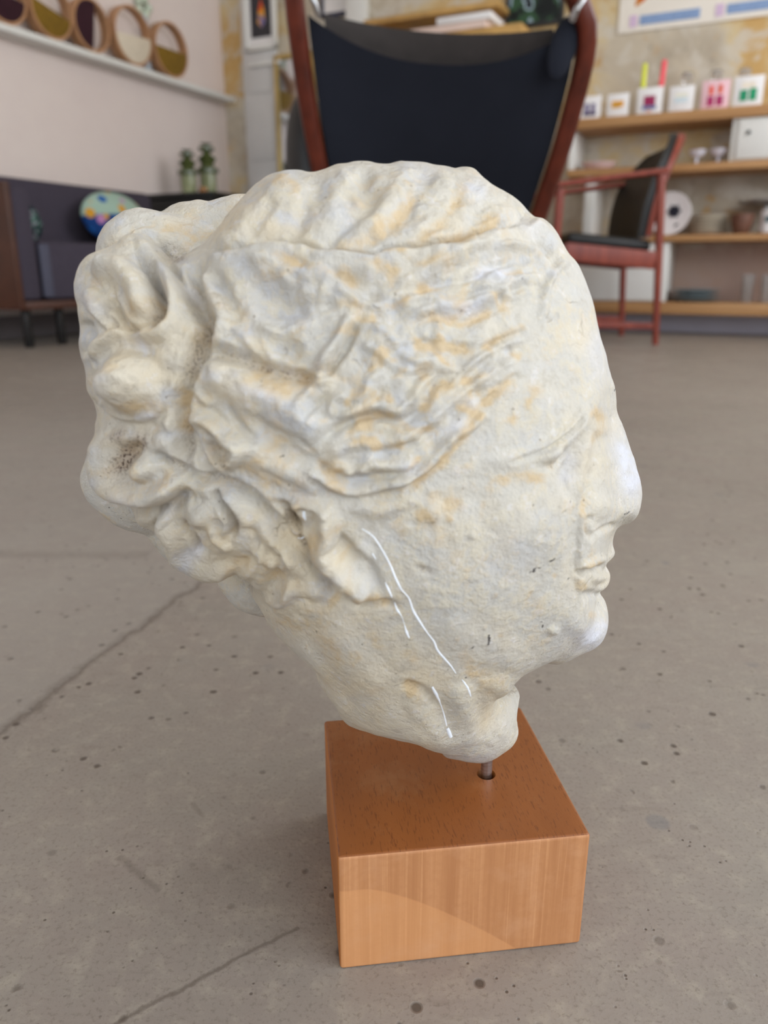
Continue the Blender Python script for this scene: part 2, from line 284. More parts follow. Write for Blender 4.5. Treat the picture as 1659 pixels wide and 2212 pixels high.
FAR_D=[(-1612,1901),(-1620,1886),(-1617,1873),(-1607,1863),(-1594,1853),(-1585,1839),(-1580,1828),(-1574,1816),(-1568,1804),(-1562,1792),(-1554,1780),(-1546,1769),(-1538,1759),(-1530,1747),(-1525,1735),(-1519,1723),(-1510,1714),(-1501,1706),(-1491,1698),(-1482,1688),(-1472,1677),(-1462,1667),(-1451,1659),(-1439,1654),(-1427,1650),(-1416,1647),(-1404,1642),(-1391,1638),(-1378,1636),(-1364,1638),(-1351,1642),(-1339,1647),(-1326,1651),(-1312,1654),(-1297,1658),(-1283,1663),(-1270,1668),(-1258,1673),(-1248,1683),(-1243,1697),(-1243,1707),(-1247,1719),(-1251,1731),(-1255,1744),(-1258,1759),(-1264,1774),(-1271,1788),(-1279,1802),(-1286,1817),(-1294,1831),(-1302,1845),(-1309,1858),(-1317,1870),(-1325,1880),(-1334,1889),(-1345,1897),(-1357,1905),(-1368,1914),(-1379,1923),(-1390,1934),(-1401,1943),(-1414,1949),(-1426,1955),(-1438,1960),(-1449,1966),(-1460,1970),(-1471,1970),(-1480,1970),(-1492,1972),(-1505,1973),(-1520,1971),(-1535,1965),(-1549,1957),(-1562,1947),(-1574,1936),(-1585,1925),(-1596,1916),(-1605,1908)]
FAR_E=[(-1313,1638),(-1321,1623),(-1319,1606),(-1311,1590),(-1298,1575),(-1287,1560),(-1281,1544),(-1277,1526),(-1271,1513),(-1263,1502),(-1254,1489),(-1246,1476),(-1238,1461),(-1229,1446),(-1220,1433),(-1210,1421),(-1200,1411),(-1190,1403),(-1179,1396),(-1167,1391),(-1155,1385),(-1142,1378),(-1129,1372),(-1116,1366),(-1103,1361),(-1088,1358),(-1076,1356),(-1063,1352),(-1050,1348),(-1038,1343),(-1025,1340),(-1013,1341),(-1001,1347),(-992,1355),(-981,1364),(-968,1373),(-955,1383),(-944,1395),(-933,1408),(-922,1419),(-911,1429),(-901,1441),(-896,1454),(-896,1467),(-901,1480),(-908,1493),(-916,1506),(-924,1521),(-933,1535),(-943,1550),(-954,1563),(-966,1575),(-979,1587),(-991,1599),(-1000,1608),(-1011,1617),(-1024,1625),(-1036,1634),(-1049,1643),(-1061,1653),(-1074,1662),(-1087,1670),(-1100,1677),(-1113,1684),(-1126,1689),(-1138,1692),(-1149,1693),(-1159,1694),(-1171,1695),(-1184,1695),(-1198,1694),(-1213,1690),(-1228,1685),(-1242,1678),(-1257,1671),(-1270,1664),(-1283,1657),(-1295,1650),(-1305,1644)]
# ---- relief charts (drawing coordinates x 100..1420, y 300..1700, cell 2)
GX0, GY0, GS = 100, 300, 2
GW, GH = 660, 700
_gx, _gy = np.meshgrid(GX0 + GS * np.arange(GW), GY0 + GS * np.arange(GH))
def dens(P, step=6.):
    P = np.asarray(P, float)
    if len(P) < 3:
        n = max(2, int(np.linalg.norm(P[-1] - P[0]) / step)); t = np.linspace(0, 1, n)[:, None]
        return P[0] + (P[-1] - P[0]) * t
    return np.array([(v.x, v.y) for v in spline([(p[0], p[1], 0) for p in P], step)])
def stroke(M, P, w, h, w2=None, taper=.15, flat=0., mode='add'):
    """ridge (h>0) / groove (h<0) along P; w = width on the left of travel, w2 on the right"""
    w2 = w if w2 is None else w2
    Q = dens(P); pad = max(w, w2) + 4
    a0, b0 = Q.min(0) - pad; a1, b1 = Q.max(0) + pad
    i0, i1 = max(0, int((a0 - GX0) / GS)), min(GW, int((a1 - GX0) / GS) + 2)
    j0, j1 = max(0, int((b0 - GY0) / GS)), min(GH, int((b1 - GY0) / GS) + 2)
    if i1 <= i0 or j1 <= j0: return
    X = _gx[j0:j1, i0:i1]; Y = _gy[j0:j1, i0:i1]
    best = np.full(X.shape, 1e9); sgn = np.zeros(X.shape); par = np.zeros(X.shape)
    n = len(Q) - 1
    for k in range(n):
        ax, ay = Q[k]; dx, dy = Q[k + 1] - Q[k]; L2 = dx * dx + dy * dy + 1e-9
        t = np.clip(((X - ax) * dx + (Y - ay) * dy) / L2, 0, 1)
        ex, ey = X - ax - t * dx, Y - ay - t * dy
        d = ex * ex + ey * ey; q = d < best
        best[q] = d[q]; sgn[q] = (dx * ey - dy * ex)[q]; par[q] = ((k + t) / n)[q]
    d = np.sqrt(best); ww = np.where(sgn > 0, w2, w)
    s = np.clip((d / ww - flat) / (1 - flat), 0, 1); prof = (1 - s * s) ** 2
    if taper > 0:
        e = np.clip(np.minimum(par, 1 - par) / taper, 0, 1); prof = prof * (e * e * (3 - 2 * e) * .85 + .15)
    S = M[j0:j1, i0:i1]
    if mode == 'add': S += h * prof
    else: np.maximum(S, h * prof, out=S)
def bump(M, x, y, rx, ry, ang, h, flat=0., mode='add'):
    r = max(rx, ry) + 2
    i0, i1 = max(0, int((x - r - GX0) / GS)), min(GW, int((x + r - GX0) / GS) + 2)
    j0, j1 = max(0, int((y - r - GY0) / GS)), min(GH, int((y + r - GY0) / GS) + 2)
    X = _gx[j0:j1, i0:i1] - x; Y = _gy[j0:j1, i0:i1] - y; c, s = math.cos(R(ang)), math.sin(R(ang))
    q = np.sqrt(((X * c + Y * s) / rx) ** 2 + ((-X * s + Y * c) / ry) ** 2)
    q = np.clip((q - flat) / (1 - flat), 0, 1); p = (1 - q * q) ** 2
    S = M[j0:j1, i0:i1]
    if mode == 'add': S += h * p
    else: np.maximum(S, h * p, out=S)
def vnoise(X, Y, sc, seed):
    r = np.random.RandomState(seed); G = r.rand(64, 64)
    x = X / sc; y = Y / sc; xi = np.floor(x).astype(int); yi = np.floor(y).astype(int)
    fx = x - xi; fy = y - yi; fx = fx * fx * (3 - 2 * fx); fy = fy * fy * (3 - 2 * fy)
    g = lambda a, b: G[b % 64, a % 64]
    return ((g(xi, yi) * (1 - fx) + g(xi + 1, yi) * fx) * (1 - fy) + (g(xi, yi + 1) * (1 - fx) + g(xi + 1, yi + 1) * fx) * fy) * 2 - 1
def gauss(M, s):
    k = int(3 * s) + 1; a = np.arange(-k, k + 1); w = np.exp(-a * a / (2 * s * s)); w /= w.sum()
    P = np.pad(M, ((k, k), (0, 0)), 'edge'); M = sum(w[i] * P[i:i + M.shape[0]] for i in range(2 * k + 1))
    P = np.pad(M, ((0, 0), (k, k)), 'edge'); return sum(w[i] * P[:, i:i + M.shape[1]] for i in range(2 * k + 1))
def sample(M, x, y):
    a = np.clip((x - GX0) / GS, 0, GW - 1.01); b = np.clip((y - GY0) / GS, 0, GH - 1.01)
    i = a.astype(int); j = b.astype(int); fx = a - i; fy = b - j
    return (M[j, i] * (1 - fx) + M[j, i + 1] * fx) * (1 - fy) + (M[j + 1, i] * (1 - fx) + M[j + 1, i + 1] * fx) * fy

HM = np.zeros((GH, GW)); OC = np.zeros((GH, GW)); DI = np.zeros((GH, GW)); WH = np.zeros((GH, GW))
S = lambda P, w, h, w2=None, **k: stroke(HM, P, w, h, w2, **k)
B = lambda x, y, rx, ry, ang, h, **k: bump(HM, x, y, rx, ry, ang, h, **k)
# --- cap of hair above the parting: locks running down from the crown
S([(799,350),(785,400),(803,441),(751,481),(715,517),(699,550)], 26, -13)
S([(691,366),(671,421),(655,461),(636,520)], 26, -8)
S([(742,352),(731,410),(711,465),(697,520)], 36, 10)
S([(910,415),(878,449),(838,489),(799,517),(742,540)], 30, -6)
S([(994,415),(974,461),(934,501),(885,535)], 26, -6)
S([(1063,425),(1021,477),(990,517)], 20, -5)
S([(1137,461),(1089,489),(1037,509),(978,537)], 18, -9)
S([(886,350),(866,405),(838,446),(783,495)], 40, 11)
S([(958,375),(945,440),(902,495),(860,530)], 34, 6)
S([(1035,395),(998,465),(958,515)], 30, 4)
S([(1100,440),(1060,480),(1010,515)], 20, 7)
S([(640,372),(590,430),(540,480),(500,520),(470,545)], 50, 12)
S([(600,440),(560,490),(540,525)], 18, -7)
S([(870,380),(905,378),(940,392)], 22, -7)
S([(1140,470),(1190,520),(1225,590)], 22, 8)
S([(1100,420),(1150,500),(1195,560)], 14, -7)
_cap = np.clip((560 - _gy) / 40, 0, 1) * np.clip((_gx - 620) / 80, 0, 1)
HM *= 1 - _cap * np.clip(.35 - .75 * vnoise(_gx, _gy, 85, 61), 0, .8)
B(830, 400, 40, 26, 20, 6); B(900, 470, 36, 22, -30, -6); B(1000, 420, 34, 20, 30, 5); B(760, 420, 30, 44, 10, -5); B(940, 510, 50, 18, -15, 5)
# the parting: roll of hair below stands proud of the cap
S([(415,556),(450,552),(484,566),(545,556),(600,546),(660,548),(700,560),(759,562),(807,568),(838,556),(918,552),(978,542),(1037,517),(1097,500),(1150,490)], 14, 20, 60)
S([(430,540),(484,556),(545,542),(600,530),(660,533),(700,546),(759,550),(807,556),(838,541),(918,538),(978,526),(1037,502),(1097,487)], 18, -18, 9)
# --- the long side locks
B(612, 655, 95, 48, 18, -26); B(622, 756, 62, 34, 25, -14); B(700, 655, 40, 30, 0, -9)
S([(545,580),(610,592),(670,600),(719,588)], 26, 12)
B(619, 612, 22, 16, 30, 10); B(575, 600, 20, 13, 0, 6); B(655, 632, 16, 22, 40, 7)
S([(434,590),(462,640),(480,690),(475,740)], 24, 14)
S([(470,600),(500,650),(520,690)], 20, -8)
S([(691,655),(703,620),(719,590)], 15, 9); S([(725,600),(770,590),(815,600)], 18, 8)
S([(762,672),(735,728),(711,768),(684,806)], 15, 19, 22); S([(772,690),(748,745),(722,785),(700,815)], 15, -16)
S([(434,762),(511,772),(579,798),(646,815),(690,822)], 26, -17)
S([(437,790),(480,808),(530,832),(575,853),(613,868),(650,895),(690,925),(715,950)], 40, 22, 70)
S([(498,867),(504,894),(525,928),(562,955)], 12, -12)
S([(560,925),(610,950),(640,985),(690,1010)], 24, -10, 30)
S([(470,930),(560,985),(620,1015),(700,1035)], 46, 14)
S([(397,905),(444,911),(494,945),(523,968),(508,995),(477,1012)], 20, 17)
S([(410,925),(422,968),(446,1010),(477,1037)], 15, -14)
B(470, 978, 24, 42, -35, -18); B(510, 992, 18, 14, 0, 9)
S([(630,1000),(692,1040),(714,1062),(757,1081),(806,1075),(871,1056),(919,1030),(968,985),(1001,942),(1040,895),(1080,840),(1128,800)], 30, -3, 20)
S([(640,998),(692,1030),(720,1052),(757,1066),(806,1060),(871,1042),(919,1014),(965,972),(998,925)], 22, 13, 10)
S([(680,1000),(740,1032),(800,1030)], 14, -10)
S([(766,1024),(806,1004),(854,1005),(897,1000)], 17, 16); S([(780,1040),(830,1026),(880,1022),(920,1000)], 10, -10)
S([(806,1048),(871,1037),(919,1010),(968,952),(1020,920),(1060,870)], 14, 13)
S([(705,1022),(740,1008),(760,1033)], 16, 9)
S([(688,955),(734,923),(789,900),(822,897),(854,912),(887,903),(913,880),(929,841),(960,812)], 16, -15)
S([(822,880),(854,888),(887,865),(903,838),(936,808)], 14, 12); S([(735,903),(785,880),(815,868)], 15, 11)
S([(850,950),(900,930),(960,880),(1010,840),(1060,800)], 16, 11); S([(830,972),(900,955),(970,905),(1025,855)], 11, -10)
S([(700,985),(760,960),(830,958),(890,955)], 20, 10)
S([(640,880),(665,850),(680,830),(720,815)], 15, 10); S([(655,905),(685,872),(712,845)], 12, -9)
S([(712,905),(722,868),(748,850)], 14, 9); S([(760,870),(790,850),(800,820),(840,800)], 16, 10); S([(775,885),(812,862),(828,835)], 11, -10)
# temple: wind-blown locks sweeping back from the brow
S([(890,728),(918,746),(978,750),(1033,762)], 19, -9, flat=.5)
S([(894,702),(938,684),(998,694),(1037,682),(1089,660),(1130,640)], 15, -8)
S([(870,700),(930,665),(1000,660),(1060,640),(1110,608),(1170,600)], 17, 13)
S([(860,660),(910,640),(960,650)], 15, 9); S([(850,620),(900,600),(960,575),(1010,560)], 18, 10)
S([(880,640),(940,615),(1010,605),(1060,580),(1120,560)], 13, -9)
S([(1000,600),(1040,585),(1075,600),(1115,598)], 14, 11); S([(1010,630),(1060,622),(1110,640),(1150,625)], 12, 9); S([(1000,640),(1050,632),(1095,652)], 9, -8)
S([(1137,732),(1077,750),(1037,776),(998,807),(960,850)], 11, 10); S([(1140,700),(1085,724),(1040,738),(1000,775)], 11, 8); S([(1130,716),(1070,738),(1020,770),(980,812)], 7, -8)
S([(1125,800),(1077,843),(1037,887),(1000,925)], 14, -8); S([(1085,827),(1040,846),(1005,851)], 9, -8); S([(1120,770),(1070,800),(1020,830)], 12, 8)
S([(940,790),(980,800),(1010,790),(1040,760)], 12, 8); S([(860,760),(900,780),(950,775)], 14, 9); S([(830,790),(880,815),(930,800)], 12, -8)
S([(800,700),(840,720),(860,755)], 15, 9); S([(780,740),(820,765),(840,790)], 12, 8); S([(790,640),(840,655),(870,690)], 18, -8)
S([(720,610),(760,640),(800,655),(850,650)], 16, 8)
S([(1150,540),(1185,585),(1180,640),(1165,700)], 14, 7); S([(1170,650),(1190,600),(1215,570)], 12, 6)
S([(1060,545),(1110,535),(1160,545)], 12, 9); S([(960,560),(1010,545),(1060,530)], 12, 7)
# groove between knot and head
S([(427,560),(418,610),(422,660),(442,701),(425,740),(410,786),(396,836),(380,872),(383,917),(388,968),(395,1010)], 34, -34, 26, taper=.08)
# --- the knot
S([(205,565),(221,576),(270,598),(302,634),(311,668),(304,695)], 40, 28, 34)
S([(236,618),(245,654),(268,697),(299,714),(331,706),(351,674),(346,634),(329,593),(299,566)], 14, -20)
S([(268,512),(300,528),(322,546),(346,587),(373,624),(386,661),(378,698),(351,724),(312,722),(278,708)], 22, 22)
S([(320,520),(360,570),(395,610),(412,650)], 14, -10)
S([(186,618),(196,648),(220,680),(240,700)], 24, 11); S([(236,640),(225,675),(255,722)], 12, -12)
S([(178,690),(192,730),(185,775)], 22, -20); S([(268,703),(243,728),(216,748),(193,782)], 16, 15, 22)
B(276, 826, 74, 84, 0, 32); B(290, 830, 60, 78, 0, 18, flat=.2); B(300, 758, 44, 20, 20, -10)
S([(187,850),(222,897),(275,917),(336,902),(356,860)], 7, -12, 40)
S([(296,800),(322,830),(330,862)], 20, 6); S([(225,790),(262,780),(292,800)], 16, 4)
S([(221,928),(214,985),(235,1039),(275,1064),(329,1071),(368,1055),(388,1025)], 34, 26, 26)
S([(208,1022),(224,1062),(268,1091),(326,1098),(372,1085),(396,1045)], 8, -20, 30)
S([(300,970),(276,978),(262,1002),(278,1034)], 26, -13); B(272, 972, 46, 34, 0, -9)
B(312, 1014, 36, 36, 0, 26); S([(325,980),(360,1000),(376,1012),(400,1020)], 14, -18)
S([(345,1095),(354,1133),(376,1162),(392,1202),(427,1226),(477,1233),(518,1235)], 22, 20, 22)
S([(392,1128),(418,1160),(432,1187),(456,1196)], 14, -24); B(436, 1110, 52, 34, 25, 16)
S([(454,1059),(494,1100),(506,1137),(498,1166)], 13, -20); S([(480,1060),(520,1100),(540,1140)], 18, 10)
S([(500,1190),(470,1160),(460,1130)], 12, 9); S([(330,1110),(345,1150),(370,1180)], 10, -12)
B(515, 1265, 14, 34, -20, -14); B(540, 1230, 22, 30, 30, 10)
B(590, 1255, 26, 34, 10, -14); S([(565,1290),(590,1300),(620,1290),(630,1250)], 14, 10); S([(548,1180),(575,1210),(600,1225)], 18, 10)
S([(600,1330),(620,1290),(665,1270),(705,1290)], 24, 10); B(650, 1325, 40, 34, 0, 8)
S([(560,1130),(600,1180),(640,1230)], 22, 8)
S([(393,1012),(427,1034),(477,1041),(545,1071),(589,1120),(619,1166),(667,1213),(700,1242),(745,1292)], 18, -22, 26, taper=.06)
# crisp creases and folds of the knot
S([(228,638),(234,668),(250,700),(276,718)], 7, -10); S([(192,588),(214,618),(230,650)], 6, -6); S([(205,668),(238,690),(262,714)], 6, -7); S([(180,668),(214,700),(236,730)], 8, -6)
S([(283,512),(300,556),(331,598),(353,648),(351,690),(324,712)], 7, -10, 3); S([(330,520),(354,552),(380,588),(402,640),(398,700)], 7, -6); S([(352,560),(372,600),(392,660)], 7, 5)
S([(232,505),(262,480),(300,470),(350,482),(400,496)], 9, -6); S([(256,500),(300,490),(340,505),(360,530)], 12, 6); S([(330,453),(400,468),(442,492)], 8, -8)
S([(196,746),(206,790)], 8, -5); S([(248,912),(232,935),(228,975)], 7, -5); S([(340,905),(372,930),(380,975)], 14, 6); S([(300,925),(350,935),(380,985)], 12, -5)
S([(420,870),(455,885),(500,920)], 9, -6); S([(455,935),(490,960),(520,1000)], 7, -7); S([(560,1010),(600,1030),(640,1050)], 8, -4); S([(545,900),(600,930),(650,950),(690,990)], 10, -5)
S([(400,1060),(420,1090),(440,1080)], 9, -6); S([(470,1090),(490,1130),(480,1160)], 9, 6); S([(560,1160),(570,1190),(560,1220)], 9, 6); S([(600,1195),(618,1228),(606,1262)], 9, -6); S([(520,1140),(548,1150),(560,1180)], 10, -6)
S([(432,720),(470,735),(520,745)], 12, 5); S([(455,880),(430,850),(418,815)], 12, 7); S([(480,700),(520,720),(560,770)], 16, 6); S([(560,700),(600,720),(640,700)], 14, 6)
# --- ear, long lobe of hair in front of it
B(632, 1135, 26, 34, -25, -26)
S([(680,1108),(705,1110),(712,1150),(700,1185),(735,1225),(775,1262),(805,1285)], 30, 30, 44, taper=.1)
S([(628,1100),(650,1088),(690,1092),(722,1105)], 12, 14); S([(595,1085),(620,1100),(640,1160),(668,1195)], 14, -18)
S([(722,1110),(728,1150),(760,1190),(800,1225),(822,1285)], 16, -10); S([(740,1295),(785,1308),(830,1302),(860,1312)], 12, -14)
S([(760,1180),(790,1190),(785,1230)], 18, 7)
S([(752,1086),(810,1100),(860,1090),(910,1060)], 26, 7); B(935, 1105, 32, 40, 20, 8)
# --- brow, eye, nose, mouth
S([(1268,862),(1252,898),(1232,922),(1193,955),(1147,976),(1090,988),(1030,1000)], 40, 10, 14)
S([(1262,890),(1240,925),(1213,948),(1183,969),(1150,983),(1100,1000)], 6, -12, 9)
B(1188, 985, 40, 20, -25, 10); S([(1226,965),(1209,999),(1190,1010),(1167,1004)], 7, -5, 12)
B(1228, 1020, 34, 70, 15, -8); S([(1250,930),(1240,985),(1222,1030),(1225,1080)], 16, -4)
S([(1322,900),(1335,960),(1350,1030),(1365,1080)], 30, 4); S([(1300,920),(1290,990),(1275,1060),(1262,1120)], 24, -8)
B(1140, 1120, 110, 150, 0, 16, flat=.1); B(1010, 1250, 170, 190, 0, 8, flat=.2)
S([(1256,1080),(1253,1130),(1252,1195),(1249,1260),(1254,1320)], 4, -7, 38, taper=.3)

S([(1280,1112),(1269,1128),(1266,1146),(1276,1164)], 10, -8, 5); B(1300, 1095, 40, 36, 0, 7)
S([(1276,1166),(1290,1150),(1306,1140),(1330,1130)], 5, -9, 10)
S([(1262,1228),(1284,1214),(1306,1204)], 12, 7); S([(1256,1240),(1280,1230),(1300,1223)], 6, -11); B(1258, 1240, 12, 12, 0, -10)
B(1296, 1248, 24, 17, -20, 10); S([(1258,1288),(1280,1284),(1300,1284)], 13, -10)
B(1268, 1350, 62, 56, 0, 9); B(1195, 1362, 18, 14, 0, 7); S([(1118,1466),(1070,1460),(1020,1440)], 24, -3, 30)
S([(1140,1430),(1080,1415),(1010,1390),(940,1340)], 60, 3)
B(915, 1228, 26, 12, 15, -6); B(1017, 1154, 9, 9, 0, 7)
# --- neck
S([(868,1478),(905,1488),(930,1508),(945,1530)], 14, -9); S([(880,1505),(910,1540),(960,1580)], 26, 5)
S([(760,1560),(720,1500),(680,1430),(640,1380)], 22, 6); S([(700,1340),(760,1420),(820,1500)], 60, 9)
S([(1075,1490),(1060,1560),(1085,1620)], 16, -3); S([(800,1545),(900,1580),(1000,1610)], 60, 8); S([(1070,1490),(1078,1560),(1060,1620)], 46, 4); S([(985,1470),(1002,1540),(1015,1615)], 40, 9)
S([(745,1560),(800,1588),(870,1600),(930,1612)], 12, -5)
B(1084, 1482, 56, 36, 0, 9); B(940, 1590, 90, 30, 12, 6)
# pits on the cheek
_r = random.Random(3)
for (x, y, r) in [(1067,1280,8),(1144,1281,6),(1195,1252,9),(1044,1352,8),(1078,1370,6),(930,1060,12),(960,1095,9),(990,1052,10),(905,1120,14),(1000,1090,8),(970,1120,8),(945,1040,8),(880,1140,9)]:
    B(x, y, r, r, 0, 3 if r > 7 else -2.5)
_soft = np.clip((_gx - 700) / 260, 0, 1) * np.clip((1120 - _gy) / 60, 0, 1) * np.clip((1195 - _gx) / 60, 0, 1) * np.clip((_gy - 560) / 30, 0, 1)
HM *= 1 - .38 * _soft
# --- the hair is restless everywhere: warped noise inside the hair line
HAIRP = [(120,300),(1080,380),(1225,540),(1215,600),(1180,680),(1150,740),(1120,800),(1060,870),(1000,950),(930,1035),(850,1075),(760,1095),(730,1110),(840,1290),(740,1310),(640,1380),(560,1360),(400,1260),(120,1100)]
hair = gauss(inside(HAIRP, _gx, _gy).astype(float), 7)
wx = _gx + 26 * vnoise(_gx, _gy, 70, 1); wy = _gy + 26 * vnoise(_gx, _gy, 70, 2)
ca, sa = math.cos(R(-38)), math.sin(R(-38))
la = wx * ca + wy * sa; lb = -wx * sa + wy * ca
right = np.clip((_gx - 620) / 250, 0, 1) * np.clip((_gy - 560) / 60, 0, 1)
HM += hair * right * (4.2 * vnoise(la, lb * 1.7, 62, 3) + 2.2 * vnoise(la, lb * 1.7, 33, 4))
HM += hair * (4.0 * vnoise(wx, wy, 46, 5) + 2.2 * vnoise(wx, wy, 23, 6) + 1.3 * vnoise(wx, wy, 12, 7) + .5 * vnoise(_gx, _gy, 6.5, 11))
HM += (1 - hair) * (1.5 * vnoise(_gx, _gy, 60, 8) + .7 * vnoise(_gx, _gy, 26, 9) + .35 * vnoise(_gx, _gy, 11, 10))
HM = gauss(HM, .9)
# ---- pigment charts: ochre wash, brown dirt, bare white plaster
O_ = lambda P, w, h=.8: stroke(OC, P, w, h, taper=.2, mode='max')
for P, w, h in [
    ([(910,412),(878,449),(838,489),(799,517),(739,537)], 20, .75), ([(994,400),(974,461),(934,501),(880,533)], 18, .6),
    ([(1090,455),(1050,490),(990,520),(930,532)], 24, .55), ([(700,545),(760,545),(840,556),(900,548)], 9, .7), ([(590,400),(620,405),(650,420)], 26, .5),
    ([(600,560),(625,572),(680,585)], 12, .6), ([(800,575),(840,590),(870,597)], 16, .85), ([(730,590),(760,600)], 16, .5), ([(890,640),(930,625),(955,630)], 14, .8),
    ([(820,665),(870,655),(900,640)], 10, .6), ([(894,700),(938,684),(998,696),(1037,684),(1089,660)], 15, .8), ([(885,728),(918,744),(978,750),(1033,762)], 17, 1.0),
    ([(1035,765),(1060,740),(1110,715),(1140,705)], 14, .65), ([(1125,800),(1077,843),(1037,887),(1000,935),(960,990),(900,1040),(850,1070)], 17, .8),
    ([(1110,895),(1100,915)], 22, .75), ([(1150,850),(1140,900)], 18, .35), ([(1180,835),(1140,850)], 22, .4), ([(910,895),(930,860),(960,835),(985,830)], 17, .95),
    ([(870,910),(820,895),(780,915),(735,960)], 13, .7), ([(740,960),(790,950),(830,965),(890,955)], 13, .7), ([(900,810),(925,790),(905,830)], 15, .7), ([(830,850),(850,870)], 14, .7),
    ([(755,860),(745,880)], 16, .55), ([(700,1020),(740,1015)], 10, .6), ([(1055,1045),(1120,1030),(1190,1035)], 18, .7), ([(1205,1000),(1185,1015)], 9, .6),
    ([(1262,905),(1290,890),(1300,920),(1280,965)], 16, .6), ([(1262,1060),(1265,1130),(1270,1160)], 14, .6), ([(1285,1180),(1275,1210)], 12, .4), ([(1262,1225),(1300,1215)], 9, .7), ([(1256,1250),(1262,1280)], 13, .75), ([(1262,1330),(1280,1320)], 14, .4),
    ([(1195,1252),(1203,1240)], 11, .7), ([(1067,1281)], 10, .8), ([(1144,1281)], 9, .7), ([(1045,1352)], 9, .6), ([(1080,1370)], 8, .6), ([(1068,1432)], 9, .5),
    ([(920,1060),(960,1090),(1000,1060)], 30, .5), ([(930,1105),(900,1125)], 26, .8), ([(965,1130),(975,1095)], 14, .6), ([(1045,1075),(1035,1130)], 8, .5), ([(850,1110),(880,1170)], 26, .35),
    ([(690,1130),(680,1190),(720,1240)], 22, .5), ([(760,1270),(800,1290),(850,1303)], 22, .65), ([(830,1215),(850,1220)], 16, .45),
    ([(640,930),(560,1020),(660,1060),(600,1100)], 40, .3), ([(760,1400),(780,1430)], 20, .4), ([(870,1470),(900,1500)], 24, .7), ([(875,1400),(905,1440)], 20, .5), ([(800,1350),(815,1390)], 20, .35), ([(660,1320),(700,1370),(760,1440)], 40, .35),
    ([(1000,1440),(1060,1475),(1100,1475)], 30, .4), ([(560,600),(640,600)], 16, .35), ([(630,760),(660,830),(600,830),(520,800)], 38, .45), ([(440,600),(440,680),(440,760)], 22, .35),
    ([(340,640),(370,690),(340,720),(290,715)], 14, .5), ([(290,640),(300,690)], 24, .25), ([(270,890),(330,870)], 20, .5), ([(250,940),(330,1040),(380,1010)], 22, .45), ([(385,820),(378,900),(385,960)], 13, .95), ([(440,620),(420,700)], 12, .5),
    ([(355,470),(400,500),(450,500)], 34, .3), ([(470,430),(520,440)], 26, .35), ([(440,1100),(470,1150),(520,1160)], 30, .3), ([(560,1210),(600,1260)], 30, .3), ([(430,900),(500,960),(440,1000)], 34, .3), ([(250,1110),(220,1060)], 26, .35), ([(540,1200),(500,1240),(520,1290)], 30, .3)]:
    if len(P) == 1: bump(OC, P[0][0], P[0][1], w, w, 0, h, mode='max')
    else: O_(P, w * 1.15, h)
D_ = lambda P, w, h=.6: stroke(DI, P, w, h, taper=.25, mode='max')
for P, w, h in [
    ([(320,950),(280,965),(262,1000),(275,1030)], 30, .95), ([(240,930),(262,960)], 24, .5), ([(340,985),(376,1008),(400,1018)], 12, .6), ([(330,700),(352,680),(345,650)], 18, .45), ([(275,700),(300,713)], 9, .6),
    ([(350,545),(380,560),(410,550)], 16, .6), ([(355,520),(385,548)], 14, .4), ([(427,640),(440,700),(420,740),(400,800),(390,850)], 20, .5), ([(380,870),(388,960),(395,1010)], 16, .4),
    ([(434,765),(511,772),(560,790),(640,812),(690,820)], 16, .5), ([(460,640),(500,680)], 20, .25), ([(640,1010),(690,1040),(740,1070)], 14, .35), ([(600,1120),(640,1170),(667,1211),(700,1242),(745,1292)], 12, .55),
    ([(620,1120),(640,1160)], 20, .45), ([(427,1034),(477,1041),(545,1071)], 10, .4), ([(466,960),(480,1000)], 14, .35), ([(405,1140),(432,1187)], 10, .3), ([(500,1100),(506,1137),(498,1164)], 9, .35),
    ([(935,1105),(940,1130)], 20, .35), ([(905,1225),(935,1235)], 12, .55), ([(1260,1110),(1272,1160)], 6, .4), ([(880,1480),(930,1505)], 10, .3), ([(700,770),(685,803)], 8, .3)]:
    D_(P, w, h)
W_ = lambda P, w, h=.7: stroke(WH, P, w, h, taper=.3, mode='max')
for P, w, h in [
    ([(1335,930),(1360,1000),(1370,1090)], 46, .9), ([(1230,1390),(1290,1370),(1300,1330)], 50, .9), ([(1010,595),(1070,590),(1110,605)], 26, .8), ([(930,665),(1000,670),(1060,650)], 22, .6), ([(860,1012),(910,1008)], 20, .8),
    ([(1005,870),(1035,868)], 13, .9), ([(960,930),(1010,905)], 16, .6), ([(500,835),(560,848),(620,870)], 16, .55), ([(600,660),(650,690),(680,700)], 30, .35), ([(240,810),(260,850)], 55, .5), ([(290,735),(320,745)], 24, .7),
    ([(282,906),(312,900),(342,893)], 7, 1.3), ([(172,600),(190,650),(230,680)], 24, .5), ([(400,1195),(440,1190)], 30, .6), ([(350,1100),(370,1130)], 24, .4), ([(400,600),(410,640)], 20, .6), ([(1000,390),(1050,430)], 34, .4), ([(1110,480),(1170,510)], 30, .45), ([(860,360),(960,370)], 30, .3),
    ([(1320,700),(1290,760),(1310,840)], 40, .35), ([(1240,960),(1225,1060)], 30, .45), ([(250,1060),(330,1080)], 18, .4)]:
    W_(P, w, h)
_n1 = vnoise(_gx, _gy, 17, 21) * .5 + vnoise(_gx, _gy, 8, 22) * .35 + vnoise(_gx, _gy, 4.5, 23) * .2
OC = np.clip(gauss(OC, 1.5) * (1 + .9 * _n1) + .10 * np.clip(vnoise(_gx, _gy, 55, 24) + _n1, 0, 1), 0, 1)
